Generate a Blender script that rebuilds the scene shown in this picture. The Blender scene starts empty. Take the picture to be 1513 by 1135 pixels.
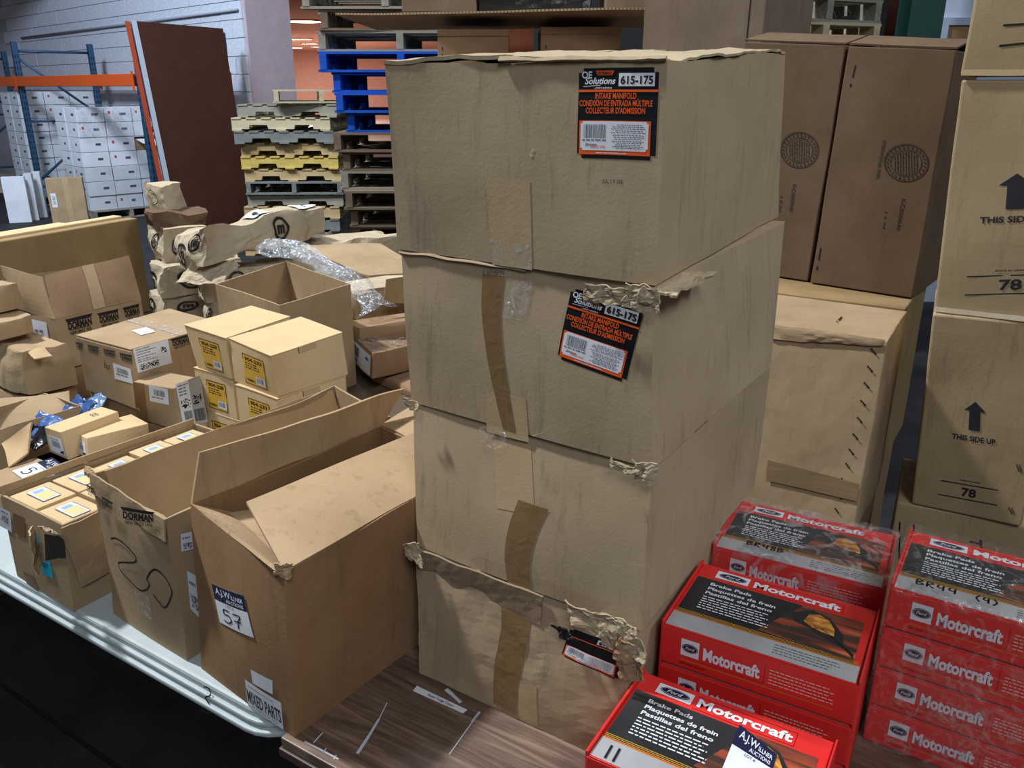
import bpy, bmesh, math, random
from mathutils import Vector, noise, Matrix
random.seed(7)
SC = bpy.context.scene
COL = SC.collection

# ------------------------------------------------------------------ camera
cam = bpy.data.objects.new('camera', bpy.data.cameras.new('camera'))
COL.objects.link(cam)
cam.location = (0, 0, 1.65)
cam.rotation_euler = (math.radians(90 - 19.7), 0, 0)
cam.data.sensor_width = 36
cam.data.lens = 36 * 1224 / 1513
cam.data.clip_start = .02
cam.data.clip_end = 200
SC.camera = cam

# ------------------------------------------------------------------ world, lamps, exposure
wd = bpy.data.worlds.new('world'); SC.world = wd; wd.use_nodes = True
wd.node_tree.nodes['Background'].inputs[0].default_value = (.80, .90, 1.0, 1)
wd.node_tree.nodes['Background'].inputs[1].default_value = .10
def area(name, loc, target, size, energy, col):
    d = bpy.data.lights.new(name, 'AREA'); d.shape = 'DISK'; d.size = size; d.energy = energy; d.color = col
    o = bpy.data.objects.new(name, d); COL.objects.link(o); o.location = loc
    o.rotation_euler = (Vector(target) - Vector(loc)).to_track_quat('-Z', 'Y').to_euler()
    return o
area('high_bay_lamp_key', (-4.2, 3.0, 7.6), (-.3, 1.3, .9), .55, 760, (.95, .98, 1))
area('high_bay_lamp_front', (.8, -3.4, 5.6), (.3, 1.3, .9), 2.4, 145, (.90, .95, 1))
area('high_bay_lamp_right', (4.4, .9, 5.6), (.3, 1.4, .9), 1.4, 105, (.90, .95, 1))
area('high_bay_lamp_back', (-5.6, 5.6, 6.2), (-6.6, 11.5, 1.8), 1.6, 560, (.70, .83, 1))
area('high_bay_lamp_aisle', (-1.0, 5.0, 6.5), (-1.2, 7.5, .8), 1.6, 115, (.95, .97, 1))
SC.view_settings.view_transform = 'Standard'
SC.view_settings.look = 'None'
SC.view_settings.gamma = 1
SC.view_settings.exposure = 0.0
SC.view_settings.use_curve_mapping = False

# ------------------------------------------------------------------ materials
MATS = {}
def srgb(c):
    return tuple(((x / 255) / 12.92 if x / 255 <= .04045 else ((x / 255 + .055) / 1.055) ** 2.4) for x in c) + (1,)
def base(name):
    m = bpy.data.materials.new(name); m.use_nodes = True
    nt = m.node_tree
    return m, nt, nt.nodes['Principled BSDF']
def plain(name, c, rough=.6, metal=0, emit=0):
    if name in MATS: return MATS[name]
    m, nt, b = base(name)
    b.inputs['Base Color'].default_value = srgb(c); b.inputs['Roughness'].default_value = rough
    b.inputs['Metallic'].default_value = metal
    if emit:
        b.inputs['Emission Color'].default_value = srgb(c); b.inputs['Emission Strength'].default_value = emit
    else:
        n = nt.nodes.new('ShaderNodeTexNoise'); n.inputs['Scale'].default_value = 35; n.inputs['Detail'].default_value = 4
        t = nt.nodes.new('ShaderNodeTexCoord'); nt.links.new(t.outputs['Object'], n.inputs['Vector'])
        mx = nt.nodes.new('ShaderNodeMix'); mx.data_type = 'RGBA'; mx.blend_type = 'MULTIPLY'
        mx.inputs[0].default_value = .12; mx.inputs[6].default_value = srgb(c)
        nt.links.new(n.outputs['Color'], mx.inputs[7]); nt.links.new(mx.outputs[2], b.inputs['Base Color'])
    MATS[name] = m
    return m
def surface(name, c, c2, scale=(6, 6, 6), rough=.85, dirt=.3, dirtcol=(60, 48, 36), dscale=(38, 38, 5), bump=.15, bscale=220, spec=.3, metal=0):
    """two-tone mottled surface with scuff marks and fine relief"""
    if name in MATS: return MATS[name]
    m, nt, b = base(name); N = nt.nodes.new; K = nt.links.new
    t = N('ShaderNodeTexCoord')
    mp = N('ShaderNodeMapping'); mp.inputs['Scale'].default_value = scale; K(t.outputs['Object'], mp.inputs['Vector'])
    n = N('ShaderNodeTexNoise'); n.inputs['Scale'].default_value = 1; n.inputs['Detail'].default_value = 6; n.inputs['Roughness'].default_value = .6
    K(mp.outputs[0], n.inputs['Vector'])
    r = N('ShaderNodeValToRGB'); r.color_ramp.elements[0].position = .35; r.color_ramp.elements[1].position = .68
    r.color_ramp.elements[0].color = srgb(c); r.color_ramp.elements[1].color = srgb(c2)
    K(n.outputs['Fac'], r.inputs[0])
    mp2 = N('ShaderNodeMapping'); mp2.inputs['Scale'].default_value = dscale; mp2.inputs['Location'].default_value = (3, 7, 1); K(t.outputs['Object'], mp2.inputs['Vector'])
    n2 = N('ShaderNodeTexNoise'); n2.inputs['Scale'].default_value = 1; n2.inputs['Detail'].default_value = 8; n2.inputs['Roughness'].default_value = .72
    K(mp2.outputs[0], n2.inputs['Vector'])
    r2 = N('ShaderNodeValToRGB'); r2.color_ramp.elements[0].position = .55; r2.color_ramp.elements[1].position = .80
    r2.color_ramp.elements[0].color = (0, 0, 0, 1); r2.color_ramp.elements[1].color = (dirt, dirt, dirt, 1)
    K(n2.outputs['Fac'], r2.inputs[0])
    mx = N('ShaderNodeMix'); mx.data_type = 'RGBA'
    K(r2.outputs[0], mx.inputs[0]); K(r.outputs[0], mx.inputs[6]); mx.inputs[7].default_value = srgb(dirtcol)
    K(mx.outputs[2], b.inputs['Base Color'])
    n3 = N('ShaderNodeTexNoise'); n3.inputs['Scale'].default_value = bscale; n3.inputs['Detail'].default_value = 3; K(t.outputs['Object'], n3.inputs['Vector'])
    n4 = N('ShaderNodeTexNoise'); n4.inputs['Scale'].default_value = 14; n4.inputs['Detail'].default_value = 3; K(t.outputs['Object'], n4.inputs['Vector'])
    ad = N('ShaderNodeMath'); ad.operation = 'MULTIPLY_ADD'; K(n4.outputs['Fac'], ad.inputs[0]); ad.inputs[1].default_value = 3; K(n3.outputs['Fac'], ad.inputs[2])
    bp = N('ShaderNodeBump'); bp.inputs['Strength'].default_value = bump; bp.inputs['Distance'].default_value = .003
    K(ad.outputs[0], bp.inputs['Height']); K(bp.outputs[0], b.inputs['Normal'])
    b.inputs['Roughness'].default_value = rough; b.inputs['Specular IOR Level'].default_value = spec; b.inputs['Metallic'].default_value = metal
    MATS[name] = m
    return m
def card(name, c, dirt=.3, var=10):
    g = .3 * c[0] + .59 * c[1] + .11 * c[2]; c = tuple(x * .86 + g * .14 for x in c)
    return surface(name, tuple(max(0, x - var) for x in c), tuple(min(255, x + var) for x in c), dirt=dirt, bump=.09)
KS = card('kraft_stack', (170, 147, 115), .55, 6)
KSB = card('kraft_stack_inner', (176, 156, 124), .35, 6)
KB = card('kraft_brown', (154, 115, 77), .35, 8)
KBI = card('kraft_brown_inside', (184, 152, 112), .5, 8)
KY = card('kraft_yellow', (214, 182, 134), .10, 5)  # kraft lightened to stand in for local light on the yellow-labelled boxes
KM = card('kraft_mid', (170, 142, 106), .25, 8)
KI = card('kraft_seal', (108, 84, 62), .35, 6)  # kraft darkened to stand in for the shade around the seal cartons
KSD = card('kraft_stack_dark', (146, 124, 96), .4, 6)
KMI = card('kraft_mid_inside', (192, 160, 116), .2, 8)
KD = card('kraft_dark', (156, 122, 90), .35, 6)
K78 = card('kraft_ochre', (172, 147, 108), .45, 7)
KP = card('kraft_grey', (186, 170, 142), .45, 12)
KO = card('kraft_olive', (152, 124, 80), .25, 8)
PAPT = surface('paper_tape', (172, 148, 114), (184, 160, 126), rough=.55, dirt=.2, bump=.1)
def glossy(name, c, rough=.22, bump=.3, bscale=22):
    m, nt, b = base(name); N = nt.nodes.new; K = nt.links.new
    b.inputs['Base Color'].default_value = srgb(c); b.inputs['Roughness'].default_value = rough
    b.inputs['Specular IOR Level'].default_value = .6
    t = N('ShaderNodeTexCoord'); n = N('ShaderNodeTexNoise'); n.inputs['Scale'].default_value = bscale; n.inputs['Detail'].default_value = 5; n.inputs['Distortion'].default_value = 1.5
    K(t.outputs['Object'], n.inputs['Vector'])
    r = N('ShaderNodeValToRGB'); r.color_ramp.elements[0].color = srgb(tuple(x * .92 for x in c)); r.color_ramp.elements[1].color = srgb(tuple(min(255, x * 1.08) for x in c))
    K(n.outputs['Fac'], r.inputs[0]); K(r.outputs[0], b.inputs['Base Color'])
    bp = N('ShaderNodeBump'); bp.inputs['Strength'].default_value = bump; bp.inputs['Distance'].default_value = .006
    K(n.outputs['Fac'], bp.inputs['Height']); K(bp.outputs[0], b.inputs['Normal'])
    MATS[name] = m; return m
BTAPE = glossy('brown_tape', (128, 102, 70))
def film(name, tint=(1, 1, 1), amount=.22, rough=.12, bscale=30):
    """thin clear plastic: mostly see-through, with noise streaks of gloss and tint imitating creased reflections"""
    m, nt, b = base(name); N = nt.nodes.new; K = nt.links.new
    out = nt.nodes['Material Output']; nt.nodes.remove(b)
    tr = N('ShaderNodeBsdfTransparent'); gl = N('ShaderNodeBsdfGlossy'); gl.inputs['Roughness'].default_value = rough
    df = N('ShaderNodeBsdfDiffuse'); df.inputs['Color'].default_value = tint + (1,)
    gl.inputs['Color'].default_value = tint + (1,)
    t = N('ShaderNodeTexCoord'); n = N('ShaderNodeTexNoise'); n.inputs['Scale'].default_value = bscale; n.inputs['Detail'].default_value = 5; n.inputs['Distortion'].default_value = 2.5
    K(t.outputs['Object'], n.inputs['Vector'])
    bp = N('ShaderNodeBump'); bp.inputs['Strength'].default_value = .8; bp.inputs['Distance'].default_value = .006
    K(n.outputs['Fac'], bp.inputs['Height']); K(bp.outputs[0], gl.inputs['Normal'])
    r = N('ShaderNodeValToRGB'); r.color_ramp.elements[0].position = .50; r.color_ramp.elements[1].position = .72
    r.color_ramp.elements[0].color = (amount * .2,) * 3 + (1,); r.color_ramp.elements[1].color = (min(1, amount * 1.6),) * 3 + (1,)
    K(n.outputs['Fac'], r.inputs[0])
    m1 = N('ShaderNodeMixShader'); m1.inputs[0].default_value = .55; K(df.outputs[0], m1.inputs[1]); K(gl.outputs[0], m1.inputs[2])
    m2 = N('ShaderNodeMixShader'); K(r.outputs[0], m2.inputs[0]); K(tr.outputs[0], m2.inputs[1]); K(m1.outputs[0], m2.inputs[2])
    K(m2.outputs[0], out.inputs['Surface'])
    MATS[name] = m; return m
WRAP = film('shrink_film', (.95, .97, 1), .16)
WRAP2 = film('shrink_film_glare', (.95, .97, 1), .34, .18, 22)  # stronger whitish veil painted in to imitate glare on the wrapped box
BUBB = film('bubble_film', (.82, .90, 1), .60, .10, 60)
SMTAPE = film('clear_tape', (.95, .95, 1), .45, .15, 40)
WHITE = plain('label_white', (226, 230, 240), .5)
BLACK = plain('ink_black', (22, 20, 22), .5)
INK = plain('ink_marker', (20, 18, 20), .45)
PRN = plain('ink_print', (58, 46, 38), .7)
ORANGE = plain('print_orange', (238, 92, 24), .5)
NAVY = plain('print_navy', (16, 26, 62), .45)
GREY = plain('print_grey', (110, 112, 122), .6)
YEL = plain('label_yellow', (220, 172, 56), .5)
PYEL = plain('label_pale_yellow', (222, 208, 150), .5)
CYAN = plain('label_cyan', (20, 170, 205), .5)
RED = surface('carton_red', (212, 42, 40), (220, 48, 44), rough=.42, dirt=.06, bump=.04, spec=.45)
REDD = plain('print_darkred', (150, 18, 24), .4)
SILV = surface('print_silver', (176, 178, 184), (206, 208, 212), rough=.38, dirt=.1, bump=.03, metal=.35, dirtcol=(120, 120, 120))
GOLD = plain('print_gold', (206, 158, 46), .4)
PBLK = surface('print_charcoal', (34, 34, 36), (52, 52, 54), rough=.4, dirt=.1, bump=.03, dirtcol=(90, 90, 92))
DARK = plain('hole_shade', (24, 20, 18), .9)  # flat patches of this stand in for the shade inside openings

# ------------------------------------------------------------------ mesh helpers
def tag(o, label=None, cat=None, group=None, kind=None):
    if label: o['label'] = label
    if cat: o['category'] = cat
    if group: o['group'] = group
    if kind: o['kind'] = kind
    return o
def root(name, loc, label, cat, group=None, rz=0):
    o = bpy.data.objects.new(name, None); COL.objects.link(o); o.location = loc; o.rotation_euler = (0, 0, rz)
    o.empty_display_size = .05
    return tag(o, label, cat, group)
def link(name, me, parent=None):
    o = bpy.data.objects.new(name, me); COL.objects.link(o)
    if parent: o.parent = parent
    return o
def mk(name, vs, fs, mat, parent=None, smooth=False, weld=False, recalc=True):
    me = bpy.data.meshes.new(name); me.from_pydata([tuple(v) for v in vs], [], fs)
    if weld:
        bm = bmesh.new(); bm.from_mesh(me); bmesh.ops.remove_doubles(bm, verts=bm.verts, dist=1e-5)
        if recalc: bmesh.ops.recalc_face_normals(bm, faces=bm.faces)
        bm.to_mesh(me); bm.free()
    me.materials.append(mat)
    if smooth: me.polygons.foreach_set('use_smooth', [True] * len(me.polygons))
    return link(name, me, parent)
def bevel(o, w=.003, seg=2, ang=40):
    m = o.modifiers.new('edge', 'BEVEL'); m.width = w; m.segments = seg; m.limit_method = 'ANGLE'; m.angle_limit = math.radians(ang); m.use_clamp_overlap = True
    return o
def solid(o, t, off=0):
    m = o.modifiers.new('thickness', 'SOLIDIFY'); m.thickness = t; m.offset = off; m.use_even_offset = False
    return o
CUBES = {}
def cube_mesh(mat, bev=.0):
    key = (mat.name, bev)
    if key not in CUBES:
        bm = bmesh.new(); bmesh.ops.create_cube(bm, size=1)
        me = bpy.data.meshes.new('board'); bm.to_mesh(me); bm.free(); me.materials.append(mat); CUBES[key] = me
    return CUBES[key]
def slab(name, c, s, mat, parent=None, rz=0, rx=0, ry=0):
    o = link(name, cube_mesh(mat), parent); o.location = c; o.scale = s; o.rotation_euler = (rx, ry, rz)
    return o
def boxmesh(name, lo, hi, mat, parent=None, bev=0):
    x0, y0, z0 = lo; x1, y1, z1 = hi
    o = mk(name, [(x0, y0, z0), (x1, y0, z0), (x1, y1, z0), (x0, y1, z0), (x0, y0, z1), (x1, y0, z1), (x1, y1, z1), (x0, y1, z1)],
           [(3, 2, 1, 0), (4, 5, 6, 7), (0, 1, 5, 4), (1, 2, 6, 5), (2, 3, 7, 6), (3, 0, 4, 7)], mat, parent)
    if bev: bevel(o, bev)
    return o
def tube(name, pts, r, mat, parent=None, seg=10, closed=False):
    pts = [Vector(p) for p in pts]; vs = []; fs = []
    for i, p in enumerate(pts):
        a = pts[max(i - 1, 0)]; b = pts[min(i + 1, len(pts) - 1)]; d = (b - a).normalized()
        x = d.orthogonal().normalized(); y = d.cross(x)
        for k in range(seg):
            t = 2 * math.pi * k / seg; vs.append(p + (x * math.cos(t) + y * math.sin(t)) * r)
    for i in range(len(pts) - 1):
        for k in range(seg):
            fs.append((i * seg + k, i * seg + (k + 1) % seg, (i + 1) * seg + (k + 1) % seg, (i + 1) * seg + k))
    fs.append(tuple(range(seg))[::-1]); fs.append(tuple((len(pts) - 1) * seg + k for k in range(seg)))
    return mk(name, vs, fs, mat, parent, True)
def bil(c, u, v):
    return c[0] * ((1 - u) * (1 - v)) + c[1] * (u * (1 - v)) + c[2] * (u * v) + c[3] * ((1 - u) * v)

class Face:
    """a (bent) four-sided surface; maps u,v to space, with dents and bulge"""
    def __init__(s, c, warp=None, bulge=0):
        s.c = [Vector(p) for p in c]; s.warp = warp; s.bulge = bulge
        s.n = ((s.c[1] - s.c[0]).cross(s.c[3] - s.c[0]) + (s.c[3] - s.c[2]).cross(s.c[1] - s.c[2])).normalized()
        s.W = ((s.c[1] - s.c[0]).length + (s.c[2] - s.c[3]).length) / 2
        s.H = ((s.c[3] - s.c[0]).length + (s.c[2] - s.c[1]).length) / 2
    def pt(s, u, v, off=0):
        p = bil(s.c, u, v)
        uu = min(max(u, 0), 1); vv = min(max(v, 0), 1)
        if s.bulge: p = p + s.n * (s.bulge * 16 * uu * (1 - uu) * vv * (1 - vv))
        if s.warp: p = s.warp(p)
        return p + s.n * off
def grid(face, nu, nv, off=0):
    vs = [face.pt(i / nu, j / nv, off) for j in range(nv + 1) for i in range(nu + 1)]
    fs = [(j * (nu + 1) + i, j * (nu + 1) + i + 1, (j + 1) * (nu + 1) + i + 1, (j + 1) * (nu + 1) + i) for j in range(nv) for i in range(nu)]
    return vs, fs
FC = {'F': 'LNnl', 'R': 'NRrn', 'T': 'lnrb', 'L': 'BLlb', 'B': 'RBbr', 'D': 'BRNL'}
def warper(amp, freq, seed, fine=0):
    off = Vector((seed * 3.17, seed * 1.31, seed * 2.23))
    def w(p):
        q = p + noise.noise_vector(p * freq + off) * amp
        if fine: q = q + noise.noise_vector(p * freq * 5 + off) * fine
        return q
    return w
class Carton:
    """box built on eight corners: N,R,B,L at the bottom (near, right, back, left), n,r,b,l at the top"""
    def __init__(s, name, corners, mat, label, cat='box', group=None, amp=.004, freq=7, fine=0, bulge=.004, seed=1, open_top=False, thick=.004, res=12, bev=.003, flaps=True, seam='u', inner=None, single=False):
        c = {k: Vector(v) for k, v in corners.items()}
        z0 = min(c[k].z for k in 'NRBL')
        ctr = sum((c[k] for k in 'NRBL'), Vector()) / 4; ctr.z = z0
        s.loc = ctr; s.c = {k: v - ctr for k, v in c.items()}; s.mat = mat
        s.root = root(name, ctr, label, cat, group)
        s.warp = warper(amp, freq, seed, fine) if amp else None
        s.bulge = bulge; s.f = {}
        for k, q in FC.items():
            s.f[k] = Face([s.c[x] for x in q], s.warp, 0 if k in 'DT' else bulge)
        if s.f['T'].n.z < 0: raise ValueError(name)
        vs = []; fs = []
        for k in ('FRLBD' if open_top else 'FRLBTD'):
            v, f = grid(s.f[k], res, res); o = len(vs); vs += v; fs += [tuple(i + o for i in q) for q in f]
        s.body = mk('body', vs, fs, mat, s.root, False, True, not open_top)
        # keep the base flat on what carries it and the top flat for what stands on it
        zt = [s.c[k].z for k in 'nlrb']; flat = max(zt) - min(zt) < .004
        for v in s.body.data.vertices:
            if v.co.z < .012: v.co.z = .0005
            elif flat and not open_top and v.co.z > min(zt) - .0015: v.co.z = min(zt) - .0015
        if open_top: solid(s.body, thick, -1); 
        else: bevel(s.body, bev)
        s.seed = seed
        if flaps and not open_top: s.top_flaps(seam)
    def top_flaps(s, seam='u', off=.0012, gap=.004, mat=None):
        T = s.f['T']
        for k in (0, 1):
            a, b = (0.004, .5 - gap) if k == 0 else (.5 + gap, .996)
            q = [(a, .004), (b, .004), (b, .996), (a, .996)] if seam == 'u' else [(.004, a), (.996, a), (.996, b), (.004, b)]
            vs = []; n = 8
            for j in range(n + 1):
                for i in range(n + 1):
                    u = q[0][0] + (q[1][0] - q[0][0]) * i / n; v = q[0][1] + (q[2][1] - q[0][1]) * j / n
                    vs.append(T.pt(u, v, off + .0025))
            fs = [(j * (n + 1) + i, j * (n + 1) + i + 1, (j + 1) * (n + 1) + i + 1, (j + 1) * (n + 1) + i) for j in range(n) for i in range(n)]
            solid(mk('top_flap', vs, fs, mat or s.mat, s.root), .003, -1)
    def P(s, face, quad, w, h, off=.0012):
        return Print(s.f[face], quad, w, h, s.root, off)
    def loc3(s, p): return Vector(p) - s.loc
    def sheet(s, name, quad, mat, thick=.004, nu=14, nv=6, amp=.004, freq=9, bulge=0, seed=3, world=True, fine=.0):
        q = [Vector(p) - s.loc for p in quad] if world else [Vector(p) for p in quad]
        f = Face(q, warper(amp, freq, seed, fine) if amp else None, bulge)
        v, fs = grid(f, nu, nv)
        o = solid(mk(name, v, fs, mat, s.root), thick, 0); o['face'] = 0; del o['face']
        return o, f

# ------------------------------------------------------------------ printing: labels, lettering, marker strokes
TXT = {}
def text2d(s, bold=0.0, slant=0.0, sp=1.0):
    key = (s, bold, slant, sp)
    if key not in TXT:
        cu = bpy.data.curves.new('t', 'FONT'); cu.body = s; cu.size = 1; cu.offset = bold; cu.shear = slant; cu.space_character = sp
        cu.resolution_u = 3; cu.fill_mode = 'FRONT' if hasattr(cu, 'fill_mode') else cu.fill_mode
        ob = bpy.data.objects.new('t', cu); me = ob.to_mesh()
        vs = [(v.co.x, v.co.y) for v in me.vertices]; fs = [tuple(p.vertices) for p in me.polygons]
        ob.to_mesh_clear(); bpy.data.objects.remove(ob); bpy.data.curves.remove(cu)
        TXT[key] = (vs, fs)
    return TXT[key]
class Print:
    """flat print on a Face: quad = four (u,v) corners (bl, br, tr, tl); coordinates run 0..w, 0..h"""
    def __init__(s, face, quad, w, h, parent, off=.0012):
        s.face = face; s.q = [Vector(p) for p in quad]; s.w = w; s.h = h; s.parent = parent; s.off = off * .5 if off <= .0036 else off; s.layers = {}
    def map(s, x, y, off):
        q = bil(s.q, x / s.w, y / s.h)
        return s.face.pt(q.x, q.y, off)
    def add(s, key, pts, fs, lay):
        L = s.layers.setdefault(key, ([], [])); o = len(L[0])
        L[0].extend(s.map(x, y, s.off + lay * .0003) for x, y in pts); L[1].extend(tuple(i + o for i in f) for f in fs)
    def rect(s, key, x0, y0, x1, y1, lay=1, n=1, m=1):
        if n == 1 and m == 1 and min(x1 - x0, y1 - y0) > .012: n = m = 8
        pts = [(x0 + (x1 - x0) * i / n, y0 + (y1 - y0) * j / m) for j in range(m + 1) for i in range(n + 1)]
        s.add(key, pts, [(j * (n + 1) + i, j * (n + 1) + i + 1, (j + 1) * (n + 1) + i + 1, (j + 1) * (n + 1) + i) for j in range(m) for i in range(n)], lay)
    def poly(s, key, pts, lay=1):
        s.add(key, pts, [tuple(range(len(pts)))], lay)
    def ring(s, key, cx, cy, rx, ry, t, lay=1, n=28):
        pts = []; 
        for k in range(n):
            a = 2 * math.pi * k / n; pts += [(cx + rx * math.cos(a), cy + ry * math.sin(a)), (cx + (rx - t) * math.cos(a), cy + (ry - t) * math.sin(a))]
        s.add(key, pts, [(2 * k, (2 * k + 2) % (2 * n), (2 * k + 3) % (2 * n), 2 * k + 1) for k in range(n)], lay)
    def disc(s, key, cx, cy, rx, ry, lay=1, n=24):
        s.poly(key, [(cx + rx * math.cos(2 * math.pi * k / n), cy + ry * math.sin(2 * math.pi * k / n)) for k in range(n)], lay)
    def text(s, key, body, x, y, cap, width=None, lay=2, bold=0.0, slant=0.0, align='l', rot=0):
        vs, fs = text2d(body, bold, slant)
        if not vs: return
        xs = [v[0] for v in vs]; x0, x1 = min(xs), max(xs)
        sy = cap / .69; sx = sy if width is None else width / (x1 - x0)
        W = (x1 - x0) * sx
        ox = x - (0 if align == 'l' else W / 2 if align == 'c' else W)
        pts = [(ox + (vx - x0) * sx, y + vy * sy) for vx, vy in vs]
        if rot:
            c, n = math.cos(rot), math.sin(rot); pts = [(x + (px - x) * c - (py - y) * n, y + (px - x) * n + (py - y) * c) for px, py in pts]
        s.add(key, pts, fs, lay)
    def dashes(s, key, x0, x1, y, hgt, seed=1, lay=2, ragged=.25, center=False):
        r = random.Random(seed * 91 + int(abs(y) * 1e5)); W = x1 - x0
        W2 = W * (1 - ragged * r.random()); xa = x0 + ((W - W2) / 2 if center else 0); x = xa
        while x < xa + W2:
            w = hgt * r.uniform(1.5, 5); e = min(x + w, xa + W2)
            s.rect(key, x, y, e, y + hgt, lay); x = e + hgt * .9
    def bars(s, key, x0, y0, x1, y1, seed=1, lay=2, n=22):
        r = random.Random(seed); u = (x1 - x0) / (n * 2.4); x = x0
        while x < x1:
            w = u * r.choice((1, 1, 1.8, 2.6)); s.rect(key, x, y0, min(x + w, x1), y1, lay); x += w + u * r.choice((.9, 1.2, 1.9))
    def code(s, key, x0, y0, x1, y1, seed=1, lay=2, nx=16, ny=8):
        """stacked strip of a shipping barcode"""
        r = random.Random(seed)
        for j in range(ny):
            for i in range(nx):
                if r.random() < .5:
                    s.rect(key, x0 + (x1 - x0) * i / nx, y0 + (y1 - y0) * j / ny, x0 + (x1 - x0) * (i + 1) / nx, y0 + (y1 - y0) * (j + 1) / ny, lay)
    def stroke(s, key, pts, wd, lay=3):
        n = len(pts); vs = []
        for i in range(n):
            a = pts[max(i - 1, 0)]; b = pts[min(i + 1, n - 1)]; dx, dy = b[0] - a[0], b[1] - a[1]; L = math.hypot(dx, dy) or 1
            vs += [(pts[i][0] - dy / L * wd / 2, pts[i][1] + dx / L * wd / 2), (pts[i][0] + dy / L * wd / 2, pts[i][1] - dx / L * wd / 2)]
        s.add(key, vs, [(2 * i, 2 * i + 1, 2 * i + 3, 2 * i + 2) for i in range(n - 1)], lay)
    def done(s, part=None, label=None):
        """first layer (or the one named part) becomes the part, the others its sub-parts"""
        base_o = None
        for (nm, mat), (vs, fs) in s.layers.items():
            o = mk(nm.rstrip('0123456789'), vs, fs, mat, base_o or s.parent)
            if part and base_o is None:
                base_o = o
                if label: o['label'] = label
        return base_o
def curve(pts, n=6):
    """smooth line through points"""
    out = []
    for i in range(len(pts) - 1):
        p0 = pts[max(i - 1, 0)]; p1 = pts[i]; p2 = pts[i + 1]; p3 = pts[min(i + 2, len(pts) - 1)]
        for k in range(n):
            t = k / n
            out.append(tuple(.5 * (2 * b + (c - a) * t + (2 * a - 5 * b + 4 * c - d) * t * t + (3 * b - a - 3 * c + d) * t ** 3) for a, b, c, d in zip(p0, p1, p2, p3)))
    out.append(tuple(pts[-1]))
    return out
def tape(ct, face, quad, mat, name='tape', n=10, off=.0012, w=1, h=1):
    p = Print(ct.f[face], quad, 1, 1, ct.root, off); p.rect((name, mat), 0, 0, 1, 1, 0, 4, n); p.done()
def copy_tree(o, parent=None):
    c = o.copy(); COL.objects.link(c); c.parent = parent
    for ch in list(o.children): copy_tree(ch, c)
    return c

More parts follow.
